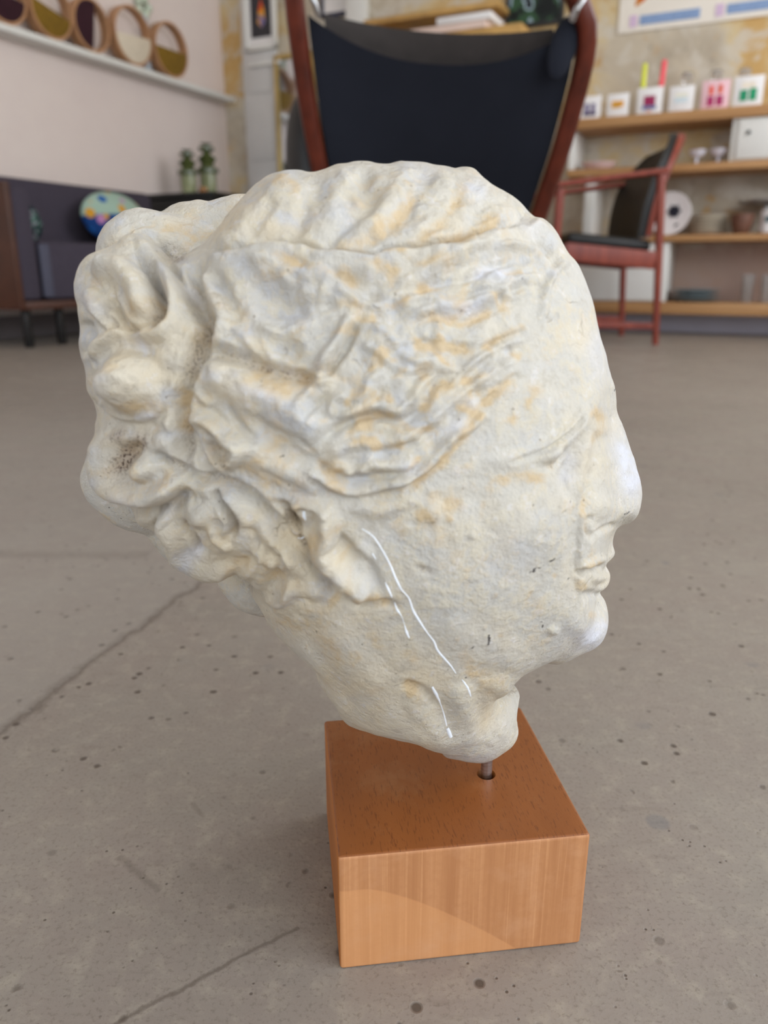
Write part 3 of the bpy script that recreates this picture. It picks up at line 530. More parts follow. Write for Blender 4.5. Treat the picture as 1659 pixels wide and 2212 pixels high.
OC = np.clip(OC + .8 * np.clip(1.5 * vnoise(wx, wy * 1.5, 40, 51) + .7 * vnoise(wx, wy * 1.4, 16, 52) - .30, 0, 1) * hair * (.35 + .65 * right) + .35 * np.clip(vnoise(_gx, _gy, 48, 53) + .5 * _n1 - .25, 0, 1), 0, 1)
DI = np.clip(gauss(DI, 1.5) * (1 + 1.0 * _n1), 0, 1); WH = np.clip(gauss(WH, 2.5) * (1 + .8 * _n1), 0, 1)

WA = np.zeros((GH, GW))
for x, y, rx, ry, h in ((620,1230,360,240,1.), (850,1500,300,180,.9), (300,760,200,330,.6), (560,480,200,90,.6), (950,500,160,90,.3), (560,820,200,120,.4), (930,1110,130,90,.6), (1050,1540,90,110,.7)):
    bump(WA, x, y, rx, ry, 0, h, mode='max')
WA = np.clip(WA + .35 * vnoise(_gx, _gy, 90, 31) + .25 * vnoise(_gx, _gy, 34, 32), 0, 1)
BL = np.clip(.9 * vnoise(_gx + 12 * vnoise(_gx, _gy, 20, 40), _gy * 1.4, 44, 41) + .5 * vnoise(_gx, _gy * 1.3, 18, 42) - .05, 0, 1) * (.35 + .65 * hair) * (1 - .7 * OC)
for P, w, h in [([(560,600),(600,655),(680,700)], 60, .8), ([(590,740),(640,770)], 45, .8), ([(560,870),(620,895),(690,930)], 42, .9), ([(800,650),(860,680),(800,740)], 50, .7), ([(900,600),(980,640),(1060,640)], 34, .7), ([(760,990),(850,980),(900,985)], 20, .8), ([(1280,1200),(1000,1300)], 2, .0), ([(1130,1150),(1060,1250)], 90, .45), ([(1180,940),(1120,960)], 40, .4), ([(430,1150),(440,1170)], 30, .6), ([(850,850),(880,880)], 26, .6)]:
    if h: stroke(BL, P, w, h, mode='max')
BL = np.clip(gauss(BL, 2) * (1 + .8 * _n1), 0, 1)

SF = np.zeros((GH, GW))
for P, w, h in [([(1138,1235),(1150,1226),(1165,1222),(1180,1214),(1196,1205)], 4, .9), ([(1203,1197),(1208,1193)], 5, .9), ([(1131,1250),(1133,1256)], 3, .9), ([(1147,1232),(1153,1228)], 5, 1.), ([(1168,1345),(1176,1338),(1190,1330)], 3, .6), ([(1164,1322),(1180,1318),(1197,1313)], 2.5, .6), ([(1170,1358),(1174,1352)], 4, .8), ([(1053,1368),(1055,1378),(1054,1388)], 4.5, 1.2), ([(1012,1400),(1024,1391)], 3.5, .8), ([(1230,1254),(1240,1250)], 3.5, .8), ([(1345,1111),(1362,1104)], 4, .7), ([(1321,1000),(1323,1004)], 3, .6), ([(1328,838),(1325,846)], 3.5, .8), ([(465,1003),(482,1006),(500,996)], 3, .9), ([(508,968),(516,966)], 3, .7), ([(608,984),(630,980)], 3, .7), ([(685,1361),(686,1363)], 4, .9), ([(500,1030),(512,1032)], 2.5, .8), ([(1006,1464),(1008,1466)], 5, .8), ([(620,800),(624,804)], 4, .8), ([(1010,790),(1014,794)], 3, .5)]:
    stroke(SF, P, w, h, taper=0, mode='max')
def build_solid():
    allv, allq, k = [], [], 0
    for outl, half, off in ((HEAD, .084, 0), (FAR_A, .022, -.030), (FAR_B, .022, -.042), (FAR_C, .018, -.034), (FAR_D, .016, -.038), (FAR_E, .018, -.045)):
        v, q = inflate(outl, half, off); allv.append(v); allq.append(q + k); k += len(v)
    V = np.concatenate(allv); Q = np.concatenate(allq)
    me = bpy.data.meshes.new('tmp'); me.from_pydata(V.tolist(), [], Q.tolist()); me.update()
    bm = bmesh.new(); bm.from_mesh(me)
    bmesh.ops.recalc_face_normals(bm, faces=bm.faces); bm.to_mesh(me); bm.free()
    o = bpy.data.objects.new('tmp', me); COL.objects.link(o)
    md = o.modifiers.new('r', 'REMESH'); md.mode = 'VOXEL'; md.voxel_size = VOX; md.adaptivity = 0
    dg = bpy.context.evaluated_depsgraph_get(); m2 = bpy.data.meshes.new_from_object(o.evaluated_get(dg))
    bpy.data.objects.remove(o); bpy.data.meshes.remove(me)
    return m2
VOX = .00085
hm = build_solid()
nv = len(hm.vertices)
co = np.empty(nv * 3); hm.vertices.foreach_get('co', co); co = co.reshape(-1, 3)
ed = np.empty(len(hm.edges) * 2, int); hm.edges.foreach_get('vertices', ed); ed = ed.reshape(-1, 2)
deg = np.bincount(ed.ravel(), minlength=nv)[:, None].astype(float)
def smooth(co, n, lam=.6):
    for _ in range(n):
        acc = np.stack([np.bincount(ed[:, 0], co[ed[:, 1], k], nv) + np.bincount(ed[:, 1], co[ed[:, 0], k], nv) for k in range(3)], 1)
        co = co + lam * (acc / deg - co)
    return co
c0 = co.copy(); co = smooth(co, 9)
# keep volume: undo the mean shrink with one inverse pass
co = co + .4 * (co - smooth(co, 3, .5))
hm.vertices.foreach_set('co', co.ravel()); hm.update()
nr = np.empty(nv * 3); hm.vertex_normals.foreach_get('vector', nr); nr = nr.reshape(-1, 3)
lat = (co - PO) @ NX
mir = co - np.outer(np.minimum(lat, 0) * 2, NX)
tx, ty = trace_xy(mir)
face = np.abs(nr @ NX)
wgt = np.clip((face - .08) / .45, 0, 1); wgt = wgt * wgt * (3 - 2 * wgt) * .98 + .02
# the far loops of the knot stay smooth where the main head chart does not apply
farw = np.clip((lat + .012) / -.010, 0, 1) * np.clip((560 - tx) / 40, 0, 1)
wgt = wgt * (1 - farw * .8)
RS = .00023
co2 = co + nr * (sample(HM, tx, ty) * RS * wgt)[:, None]
hm.vertices.foreach_set('co', co2.ravel())
for nm, M in (('ochre', OC), ('dirt', DI), ('white', WH), ('warm', WA), ('cool', BL), ('scuff', SF)):
    at = hm.attributes.new(nm, 'FLOAT', 'POINT'); at.data.foreach_set('value', sample(M, tx, ty).astype(np.float32))
hm.polygons.foreach_set('use_smooth', [True] * len(hm.polygons)); hm.update()
# ---- plaster material
t = NT('aged_plaster', .58, .35)
vo = t.coords()
big = t.noise(vo, 14, 4, .6); mid = t.noise(vo, 60, 6, .62, .4); m2 = t.noise(vo, 210, 4, .6); fin = t.noise(vo, 750, 4, .65); vf = t.noise(vo, 2300, 2, .6)
c = t.ramp(big, [(.32, srgb(200, 197, 190)), (.5, srgb(206, 200, 188)), (.68, srgb(210, 202, 186))])
c = t.mix(t.math('MULTIPLY', t.attr('warm'), .85), c, srgb(230, 212, 178))  # khaki patina, also lightened to stand in for bounce light on the neck
c = t.mix(t.math('MULTIPLY', t.attr('cool'), .75), c, srgb(198, 200, 206))
c = t.mix(t.ramp(mid, [(.40, 0.), (.66, .40)]), c, srgb(194, 190, 184))
c = t.mix(t.ramp(fin, [(.52, 0.), (.75, .35)]), c, srgb(222, 214, 196))
c = t.mix(t.ramp(t.math('ADD', t.math('MULTIPLY', mid, .5), t.math('MULTIPLY', m2, .5)), [(.50, 0.), (.57, .5)]), c, srgb(219, 207, 180))
c = t.mix(t.ramp(m2, [(.60, 0.), (.66, .5)]), c, srgb(222, 222, 226)); c = t.mix(t.ramp(m2, [(.34, .4), (.42, 0.)]), c, srgb(186, 176, 158))
oa = t.math('ADD', t.attr('ochre'), t.math('ADD', t.math('MULTIPLY', t.math('SUBTRACT', m2, .5), 1.1), t.math('MULTIPLY', t.math('SUBTRACT', fin, .5), .7)))
och = t.math('MULTIPLY', t.ramp(oa, [(.12, 0.), (.80, 1.)]), .80)
c = t.mix(t.math('MULTIPLY', och, .95), c, srgb(210, 182, 138))
c = t.mix(t.math('MULTIPLY', t.attr('white'), .8), c, srgb(220, 221, 230))
spk = t.ramp(t.noise(vo, 900, 2, .7), [(.52, 0.), (.60, 1.)])
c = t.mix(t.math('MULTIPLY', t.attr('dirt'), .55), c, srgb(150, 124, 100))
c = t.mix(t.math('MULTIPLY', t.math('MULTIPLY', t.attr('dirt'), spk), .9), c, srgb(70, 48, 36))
vz = t.vor(vo, 130); hole = t.ramp(vz, [(.035, 1.), (.055, 0.)])
c = t.mix(t.math('MULTIPLY', hole, .35), c, srgb(120, 100, 80))
ck = t.n.new('ShaderNodeTexVoronoi'); ck.feature = 'DISTANCE_TO_EDGE'; ck.inputs['Scale'].default_value = 62
wp_ = t.n.new('ShaderNodeTexNoise'); wp_.inputs['Scale'].default_value = 90; t.link(vo, wp_.inputs['Vector']); va = t.n.new('ShaderNodeVectorMath'); va.operation = 'MULTIPLY_ADD'; t.link(wp_.outputs['Color'], va.inputs[0]); va.inputs[1].default_value = (.02, .02, .02); t.link(vo, va.inputs[2]); t.link(va.outputs[0], ck.inputs['Vector'])
crk = t.math('MULTIPLY', t.ramp(ck.outputs['Distance'], [(.006, 1.), (.022, 0.)]), t.ramp(t.noise(vo, 34, 3, .6), [(.62, 0.), (.66, 1.)]))
c = t.mix(t.math('MULTIPLY', crk, .22), c, srgb(150, 130, 104))
c = t.mix(t.ramp(t.math('ADD', t.attr('scuff'), t.math('MULTIPLY', t.math('SUBTRACT', fin, .5), 2.4)), [(.55, 0.), (.68, .9)]), c, srgb(50, 46, 48))
c = t.mix(1.0, c, (.845, .832, .825, 1), 'MULTIPLY'); t.base(c)
t.rough(t.ramp(mid, [(.3, .50), (.7, .74)]))
br = t.noise(t.coords(scale=(500, 500, 90), rot=(.3, .9, .2)), 1.0, 3, .6)
h1 = t.math('ADD', t.math('ADD', t.math('MULTIPLY', mid, 1.5), t.math('MULTIPLY', m2, .9)), t.math('ADD', t.math('MULTIPLY', fin, .42), t.math('MULTIPLY', vf, .14)))
h1 = t.math('ADD', h1, t.math('MULTIPLY', br, .30))
h1 = t.math('SUBTRACT', h1, t.math('MULTIPLY', hole, .6)); h1 = t.math('SUBTRACT', h1, t.math('MULTIPLY', crk, .3))
t.bump(h1, 1.0, .0011)
M_PLASTER = t.m
bust = thing('plaster_head_sculpture', tuple(PO + np.array([0, 0, .0])), 0, 'cream plaster head of a woman in profile with knotted hair, mounted on a wooden block', 'sculpture')
hm.transform(Matrix.Translation(-Vector(PO)))
head = link('head', hm, M_PLASTER, bust)
# ---- raised white glaze runs down the cheek and neck
bvh = None
cw = np.empty(nv * 3); hm.vertices.foreach_get('co', cw); cw = cw.reshape(-1, 3)
pol = [tuple(p.vertices) for p in hm.polygons]
bvh = BVHTree.FromPolygons([tuple(v) for v in cw.tolist()], pol)
def on_head(x, y):
    X = (x - 829.5) / 1661; Y = -(y - 1106) / 1661
    d = Vector((X, math.cos(PIT) + Y * math.sin(PIT), -math.sin(PIT) + Y * math.cos(PIT))).normalized()
    h = bvh.ray_cast(Vector((0, 0, .30)) - Vector(PO), d)
    return h[0], h[1]
t = NT('white_glaze', .18, .6); t.base(t.ramp(t.noise(t.coords(), 200, 2), [(.3, srgb(232, 236, 242)), (.7, srgb(246, 248, 252))])); M_GLAZE = t.m
def drip(P, ws, name='paint_run'):
    Q = dens(P, 7.); n = len(Q); bm = bmesh.new(); rings = []
    for i, q in enumerate(Q):
        h, nn = on_head(*q)
        if h is None: continue
        g = Q[min(i + 1, n - 1)] - Q[max(i - 1, 0)]; g = g / np.linalg.norm(g)
        u = i / (n - 1); w = np.interp(u, np.linspace(0, 1, len(ws)), ws) * .00013
        sd = Vector(AX) * -g[1] * -1 + Vector((0, 0, 1)) * -g[0] * -1
        tg = Vector(AX) * g[0] + Vector((0, 0, -g[1])); sd = nn.cross(tg).normalized()
        rings.append([bm.verts.new(h + sd * (w * a) + nn * (w * b + .00005)) for a, b in ((-1, -.25), (-.6, .25), (0, .42), (.6, .25), (1, -.25))])
    for a, b in zip(rings[:-1], rings[1:]):
        for k in range(4): bm.faces.new((a[k], a[k + 1], b[k + 1], b[k]))
    o = from_bm(name, bm, M_GLAZE, bust, smooth=True); tag(o, 'glossy white run on the plaster')
drip([(782,1142),(805,1158),(822,1182),(835,1205),(845,1225),(855,1250),(868,1275),(882,1290),(893,1320),(910,1348),(925,1370),(937,1385),(945,1405),(962,1425),(975,1440),(985,1455)], [1, 1.5, 2, 2, 2.5, 3, 4, 2, 3, 4, 4, 2, 3.5, 4.5, 3.5, 1])
drip([(998,1468),(1010,1485),(1017,1504)], [1, 3, 4.5, 2]); drip([(832,1258),(842,1280),(850,1298)], [1, 3.5, 3.5, 1.5])
drip([(852,1300),(858,1318),(868,1332),(878,1365),(884,1378)], [2.5, 4.5, 1, 1, 4.5, 2]); drip([(804,1195),(812,1208)], [2, 3, 1])
drip([(933,1483),(942,1500),(948,1512),(958,1540),(965,1568)], [4, 6, 2, 2, 3, 2]); drip([(966,1572),(970,1582),(974,1592)], [5, 8, 7])
drip([(656,1104),(657,1115),(660,1124)], [5, 6, 2]); drip([(643,1162),(652,1163),(660,1158)], [2, 3, 1])
# ---- steel pin
t = NT('brushed_steel', .3); t.b.inputs['Metallic'].default_value = 1.; t.base(t.ramp(t.noise(t.coords(scale=(40, 40, 900)), 3, 3), [(.3, srgb(150, 150, 150)), (.7, srgb(205, 205, 208))])); M_STEEL = t.m
lathe_obj('mounting_pin', [(.0028, .052), (.0028, .094)], M_STEEL, bust, (0, 0, 0), 24)
# ---- wooden block
BW, BD, BH = .1125, .1059, .0615
t = NT('beech_block', .42, .45)
ob = t.coords()
sep = t.n.new('ShaderNodeSeparateXYZ'); geo = t.n.new('ShaderNodeNewGeometry')
tc = t.n.new('ShaderNodeTexCoord'); t.link(tc.outputs['Normal'], sep.inputs[0])
wv = t.noise(t.coords(scale=(26, 7, 26)), 1.0, 4, .5)
top = t.ramp(wv, [(.35, srgb(132, 76, 36)), (.65, srgb(146, 86, 42))])
fl = t.noise(t.coords(scale=(1500, 190, 400)), 1.0, 2, .5)
top = t.mix(t.ramp(fl, [(.60, 0.), (.66, .8)]), top, srgb(106, 58, 28))
dust = t.ramp(t.noise(ob, 25, 5, .7), [(.5, 0.), (.8, .25)]); top = t.mix(dust, top, srgb(190, 150, 110))
st = t.noise(t.coords(scale=(210, 60, 5)), 1.0, 4, .62)
fr = t.ramp(st, [(.3, srgb(164, 108, 66)), (.5, srgb(176, 120, 76)), (.72, srgb(188, 132, 88))])
st2 = t.noise(t.coords(scale=(620, 100, 9)), 1.0, 2, .5); fr = t.mix(t.ramp(st2, [(.58, 0.), (.68, .32)]), fr, srgb(208, 152, 104)); dg = t.noise(t.coords(scale=(300, 90, 300), rot=(0, .75, 0)), 1.0, 3, .6); fr = t.mix(t.ramp(dg, [(.45, 0.), (.65, .35)]), fr, srgb(168, 112, 70))
# worn triangle on the sawn face
o2 = t.n.new('ShaderNodeSeparateXYZ'); t.link(tc.outputs['Object'], o2.inputs[0])
arc = t.math('ADD', t.math('MULTIPLY', t.math('POWER', t.math('MAXIMUM', t.math('SUBTRACT', o2.outputs[0], .012), 0.), 1.35), 1.55), .012)
dd = t.math('SUBTRACT', t.math('SUBTRACT', .056, arc), o2.outputs[2])
tri = t.ramp(t.math('MULTIPLY', dd, 30.), [(.0, 0.), (.03, 1.)]); fr = t.mix(t.math('MULTIPLY', tri, .35), fr, srgb(214, 152, 98))
pale = t.ramp(t.noise(ob, 40, 4, .7), [(.5, 0.), (.75, .4)]); fr = t.mix(pale, fr, srgb(196, 146, 108))
isz = t.ramp(t.math('ABSOLUTE', sep.outputs[2]), [(.55, 0.), (.8, 1.)])
isx = t.ramp(t.math('ABSOLUTE', sep.outputs[0]), [(.55, 0.), (.8, 1.)])
side = t.ramp(t.noise(t.coords(scale=(26, 7, 60)), 1., 4), [(.3, srgb(150, 86, 32)), (.7, srgb(176, 106, 44))])
cc = t.mix(isx, fr, side); cc = t.mix(isz, cc, top); t.base(cc)
t.rough(t.mix(isz, .62, .38)); t.bump(st, .25, .0006)
M_BLOCK = t.m
bcx, bcy = -.0198, .2685; yaw = .127
bm = bmesh.new(); add_box(bm, (BW / 2, BD / 2, BH / 2), (BW, BD, BH), None, .0016, 4)
block = from_bm('wooden_block', bm, M_BLOCK)
block.location = (bcx, bcy, 0); block.rotation_euler = (0, 0, yaw)
# bore the hole for the pin
hc = Matrix.Rotation(-yaw, 3, 'Z') @ (Vector((PO[0], PO[1], 0)) - Vector((bcx, bcy, 0)))
bm = bmesh.new(); add_lathe(bm, [(.0046, .045), (.0046, .07)], (hc.x, hc.y, 0), 32)
cut = from_bm('cut', bm); cut.location = block.location; cut.rotation_euler = block.rotation_euler
md = block.modifiers.new('b', 'BOOLEAN'); md.object = cut; md.operation = 'DIFFERENCE'; md.solver = 'EXACT'
bpy.context.view_layer.update()
m2 = bpy.data.meshes.new_from_object(block.evaluated_get(bpy.context.evaluated_depsgraph_get()))
block.modifiers.clear(); block.data = m2; m2.name = 'wooden_block'; bpy.data.objects.remove(cut)
block.parent = bust; block.matrix_parent_inverse = Matrix.Identity(4)
block.location = Vector((bcx, bcy, 0)) - Vector(PO); block.name = 'wooden_base'
tag(block, 'orange-brown beech block base with a sawn front face')
# ============================================================ ROOM FRAME: local X along the back wall (right), Y along the left wall (away)
WORLD_S = 1.0; EXPO = .08
RZ = -R(25.828)
RM = Matrix.Rotation(RZ, 3, 'Z')
def W(x, y, z=0.): return RM @ Vector((x, y, z))
def _ray(px, py):
    X = (px - 829.5) / 1661; Y = -(py - 1106) / 1661
    return RM.transposed() @ Vector((X, math.cos(PIT) + Y * math.sin(PIT), -math.sin(PIT) + Y * math.cos(PIT)))
def on_y(px, py, y): r = _ray(px, py); return Vector((0, 0, .30)) + r * (y / r.y)      # room coords, plane parallel to the back wall
def on_x(px, py, x): r = _ray(px, py); return Vector((0, 0, .30)) + r * (x / r.x)      # plane parallel to the left wall
def on_z(px, py, z=0.): r = _ray(px, py); return Vector((0, 0, .30)) + r * ((z - .30) / r.z)
def rthing(name, loc, label, cat, group=None, rz=0.):
    o = thing(name, W(*loc), RZ + rz, label, cat, group); return o
def rfix(o):
    """mesh written in room coordinates -> world"""
    o.rotation_euler = (0, 0, RZ); return o
XL, YB, ZC = -3.2, 4.35, 3.0
XR, YF = 1.5, -3.2
# ---------- floor
t = NT('concrete_floor', .42, .4)
fo = t.coords()
a = t.noise(fo, 1.6, 6, .62); b = t.noise(fo, 11, 6, .65); c3 = t.noise(fo, 75, 5, .7); c4 = t.noise(fo, 420, 3, .7)
c = t.ramp(a, [(.32, srgb(140, 130, 120)), (.5, srgb(154, 144, 133)), (.68, srgb(164, 154, 142))])
c = t.mix(t.ramp(b, [(.38, 0.), (.68, .55)]), c, srgb(150, 134, 124))
c = t.mix(t.ramp(c3, [(.50, 0.), (.72, .6)]), c, srgb(176, 165, 148))
c = t.mix(t.ramp(c4, [(.53, 0.), (.66, .5)]), c, srgb(116, 104, 92))
cs = t.noise(t.coords(scale=(1, 4, 1), rot=(0, 0, .3)), 28, 4, .6); c = t.mix(t.ramp(cs, [(.60, 0.), (.72, .3)]), c, srgb(122, 110, 100))
msk = t.ramp(t.noise(fo, 5, 2), [(.40, 0.), (.52, 1.)])
pit = t.math('MULTIPLY', t.ramp(t.vor(fo, 62), [(.11, 1.), (.19, 0.)]), t.math('MULTIPLY', msk, t.ramp(t.noise(fo, 60, 1), [(.44, 0.), (.50, 1.)])))
pit2 = t.math('MULTIPLY', t.ramp(t.vor(fo, 150), [(.07, 1.), (.14, 0.)]), t.ramp(t.noise(fo, 21, 2), [(.5, 0.), (.6, 1.)]))
pits = t.math('MAXIMUM', pit, pit2)
c = t.mix(t.math('MULTIPLY', pits, .8), c, srgb(74, 62, 52))
gp = t.ramp(t.vor(fo, 17), [(.09, 1.), (.13, 0.)]); c = t.mix(t.math('MULTIPLY', t.math('MULTIPLY', gp, t.ramp(t.noise(fo, 9, 2), [(.55, 0.), (.6, 1.)])), .5), c, srgb(116, 114, 116))
# two long hairline cracks and a joint
sx = t.n.new('ShaderNodeSeparateXYZ'); t.link(fo, sx.inputs[0])
wob = t.math('MULTIPLY', t.math('SUBTRACT', t.noise(fo, 18, 5, .7), .5), .035); wob2 = t.math('MULTIPLY', t.math('SUBTRACT', t.noise(fo, 60, 5, .7), .5), .007)
def crack(p, q, wd, dark, w_=wob):
    global c
    P = RM @ on_z(*p); Q = RM @ on_z(*q); d = (Q - P); L = d.length; d.normalize()
    s_ = t.math('ADD', t.math('ADD', t.math('MULTIPLY', sx.outputs[0], -d.y), t.math('MULTIPLY', sx.outputs[1], d.x)), P.x * d.y - P.y * d.x)
    u_ = t.math('ADD', t.math('ADD', t.math('MULTIPLY', sx.outputs[0], d.x), t.math('MULTIPLY', sx.outputs[1], d.y)), -(P.x * d.x + P.y * d.y))
    s_ = t.math('ADD', s_, w_)
    ln = t.ramp(t.math('DIVIDE', t.math('ABSOLUTE', s_), wd * 3), [(.25, 1.), (1., 0.)])
    inr = t.math('MULTIPLY', t.math('GREATER_THAN', u_, 0.), t.math('LESS_THAN', u_, L))
    m_ = t.math('MULTIPLY', t.math('MULTIPLY', ln, inr), dark)
    c = t.mix(m_, c, srgb(96, 84, 74)); return s_, inr, m_
s1, i1, m1 = crack((-80, 1640), (560, 1160), .0022, .6)
side_ = t.math('MULTIPLY', t.math('GREATER_THAN', s1, 0.), .35); c = t.mix(side_, c, srgb(160, 152, 144))
crack((190, 2240), (645, 2003), .0005, .6, wob2); crack((-40, 1195), (320, 1200), .006, .22); crack((255, 1850), (345, 1925), .0010, .35, wob2); crack((415, 1735), (440, 1765), .0008, .3, wob2)
crack((560, 1660), (700, 1460), .0016, .0); crack((1530, 1330), (1360, 1560), .002, .0)
c = t.mix(1.0, c, (.83, .83, .83, 1), 'MULTIPLY'); t.base(c); t.rough(t.ramp(b, [(.3, .34), (.7, .52)]))
hh = t.math('SUBTRACT', t.math('ADD', t.math('MULTIPLY', c3, .5), t.math('MULTIPLY', c4, .35)), t.math('MULTIPLY', t.math('ADD', pits, m1), .9)); t.bump(hh, .35, .0015)
bm = bmesh.new(); add_box(bm, ((XL + XR) / 2, (YB + YF) / 2, -.05), (XR - XL + .2, YB - YF + .2, .1))
fl_ = rfix(from_bm('floor', bm, None)); me = fl_.data
me.transform(Matrix.Rotation(RZ, 4, 'Z')); fl_.rotation_euler = (0, 0, 0); me.materials.append(t.m); tag(fl_, kind='structure')
# ---------- walls
t = NT('pink_wall_paint', .8, .2); v = t.coords(); n_ = t.noise(v, 1.2, 4)
c = t.ramp(n_, [(.3, srgb(222, 207, 200)), (.7, srgb(228, 214, 206))]); c = t.mix(t.ramp(t.noise(v, 9, 4), [(.4, 0.), (.8, .25)]), c, srgb(214, 196, 192)); t.base(c); M_PINK = t.m
t = NT('peeled_plaster_wall', .85, .2); v = t.coords()
n1, n2, n3 = t.noise(v, 1.7, 6, .62, .5), t.noise(v, 5.5, 6, .65, .8), t.noise(v, 26, 4, .6)
c = t.ramp(n1, [(.36, srgb(176, 164, 146)), (.47, srgb(196, 184, 164)), (.53, srgb(206, 186, 146)), (.64, srgb(196, 160, 104))])
c = t.mix(t.ramp(n2, [(.50, 0.), (.56, .75)]), c, srgb(204, 196, 182)); c = t.mix(t.ramp(n2, [(.33, .7), (.40, 0.)]), c, srgb(186, 146, 88))
c = t.mix(t.ramp(n3, [(.62, 0.), (.68, .55)]), c, srgb(142, 132, 120))
sx = t.n.new('ShaderNodeSeparateXYZ'); t.link(v, sx.inputs[0])
low = t.ramp(t.math('ADD', sx.outputs[2], t.math('MULTIPLY', t.math('SUBTRACT', n2, .5), .25)), [(.40, 1.), (.50, 0.)])
c = t.mix(t.math('MULTIPLY', low, .9), c, srgb(176, 150, 138)); t.base(c); t.bump(n2, .4, .01); M_PEEL = t.m
M_WHITE = plain('white_paint', srgb(222, 220, 214), .5, .04, 6); M_CEIL = plain('ceiling_white', srgb(216, 210, 200), .85, .04, 3)
def wallbox(nm, c_, s_, m): o = rfix(box_obj(nm, c_, s_, m, None, 0)); tag(o, kind='structure'); return o
wallbox('wall_left', (XL - .06, (YB + YF) / 2, ZC / 2), (.12, YB - YF + .24, ZC), M_PINK)
wallbox('wall_back', ((XL + XR) / 2, YB + .06, ZC / 2), (XR - XL, .12, ZC), M_PEEL)
wallbox('ceiling', ((XL + XR) / 2, (YB + YF) / 2, ZC + .05), (XR - XL + .2, YB - YF + .2, .1), M_CEIL)
# right wall with a wide shop window and an added second opening for fill light
WY0, WY1, WZ0, WZ1 = -1.9, 1.1, .12, 2.45
W2Y0, W2Y1, W2Z0, W2Z1 = 1.6, 3.9, .85, 2.55
M_WALLW = plain('white_wall', srgb(214, 208, 200), .85, .04, 2)
bm = bmesh.new()
for c_, s_ in (((XR + .06, (W2Y0 + WY1) / 2, ZC / 2), (.12, W2Y0 - WY1, ZC)), ((XR + .06, (YB + W2Y1) / 2, ZC / 2), (.12, YB - W2Y1, ZC)), ((XR + .06, (W2Y0 + W2Y1) / 2, W2Z0 / 2), (.12, W2Y1 - W2Y0, W2Z0)), ((XR + .06, (W2Y0 + W2Y1) / 2, (W2Z1 + ZC) / 2), (.12, W2Y1 - W2Y0, ZC - W2Z1)), ((XR + .06, (WY0 + YF) / 2, ZC / 2), (.12, WY0 - YF, ZC)), ((XR + .06, (WY0 + WY1) / 2, WZ0 / 2), (.12, WY1 - WY0, WZ0)), ((XR + .06, (WY0 + WY1) / 2, (WZ1 + ZC) / 2), (.12, WY1 - WY0, ZC - WZ1))): add_box(bm, c_, s_)
tag(rfix(from_bm('wall_right', bm, M_WALLW)), kind='structure')
bm = bmesh.new()
for yy in (WY0, (WY0 + WY1) / 2, WY1): add_box(bm, (XR + .02, yy, (WZ0 + WZ1) / 2), (.06, .06, WZ1 - WZ0))
for zz in (WZ0, WZ1): add_box(bm, (XR + .02, (WY0 + WY1) / 2, zz), (.06, WY1 - WY0, .06))
tag(rfix(from_bm('window_1', bm, M_WHITE)), kind='structure')
bm = bmesh.new()
for yy in (W2Y0, (W2Y0 + W2Y1) / 2, W2Y1): add_box(bm, (XR + .02, yy, (W2Z0 + W2Z1) / 2), (.06, .06, W2Z1 - W2Z0))
for zz in (W2Z0, W2Z1): add_box(bm, (XR + .02, (W2Y0 + W2Y1) / 2, zz), (.06, W2Y1 - W2Y0, .06))
tag(rfix(from_bm('added_fill_window', bm, M_WHITE)), kind='structure')  # unseen window, added to go with the fill lamp for the back
# shop front behind the viewer: piers and a transom, glass bays open to the street
bm = bmesh.new()
for xx in (XL + .15, -.9, XR - .15): add_box(bm, (xx, YF - .05, ZC / 2), (.3, .12, ZC))
add_box(bm, ((XL + XR) / 2, YF - .05, ZC - .12), (XR - XL, .12, .24))
tag(rfix(from_bm('wall_front', bm, M_WALLW)), kind='structure')
tag(rfix(box_obj('baseboard_back', ((XL + XR) / 2, YB - .012, .055), (XR - XL, .024, .11), plain('grey_lilac_paint', srgb(196, 190, 200), .5, .05, 6), None, .003)), kind='structure')
tag(rfix(box_obj('baseboard_left', (XL + .012, (YB + YF) / 2, .05), (.024, YB - YF, .10), plain('grey_skirting_paint', srgb(120, 112, 112), .5, .05, 6), None, .003)), kind='structure')
# ---------- white panelled door at the left end of the back wall, picture, brass-edged mirror
p0, p1 = on_y(533, 200, YB), on_y(604, 200, YB)
bm = bmesh.new(); add_box(bm, ((p0.x + p1.x) / 2, YB - .015, 1.05), (p1.x - p0.x, .03, 2.1), None, .004)
for z0, z1 in ((.15, .86), (.95, 1.25), (1.32, 1.95)):
    add_box(bm, ((p0.x + p1.x) / 2, YB - .033, (z0 + z1) / 2), (p1.x - p0.x - .06, .008, z1 - z0), None, .003)
tag(rfix(from_bm('door_1', bm, plain('door_white', srgb(206, 203, 200), .5, .03, 4), auto=35)), kind='structure')
M_GOLD = plain('brass_edge', srgb(196, 168, 104), .35, .15, 20, metal=.6)
pm0, pm1 = on_y(606, 200, YB), on_y(690, 200, YB)
mw = pm1.x - pm0.x
mir_ = rthing('leaning_mirror', ((pm0.x + pm1.x) / 2, YB - .05, 0), 'tall mirror with a thin brass edge, half hidden by the black sling chair', 'mirror')
bm = bmesh.new()
for sx_ in (-1, 1): add_box(bm, (sx_ * (mw / 2 - .008), 0, .75), (.016, .03, 1.5), None, .002)
for zz in (.012, 1.488): add_box(bm, (0, 0, zz), (mw, .03, .024), None, .002)
from_bm('frame', bm, M_GOLD, mir_, auto=35)
t = NT('mirror_glass', .08); t.b.inputs['Metallic'].default_value = 1.; t.base(t.ramp(t.noise(t.coords(), 3, 2), [(.3, srgb(205, 212, 220)), (.7, srgb(225, 230, 236))])); M_MIR = t.m
box_obj('glass', (0, .006, .75), (mw - .04, .008, 1.46), M_MIR, mir_, 0)
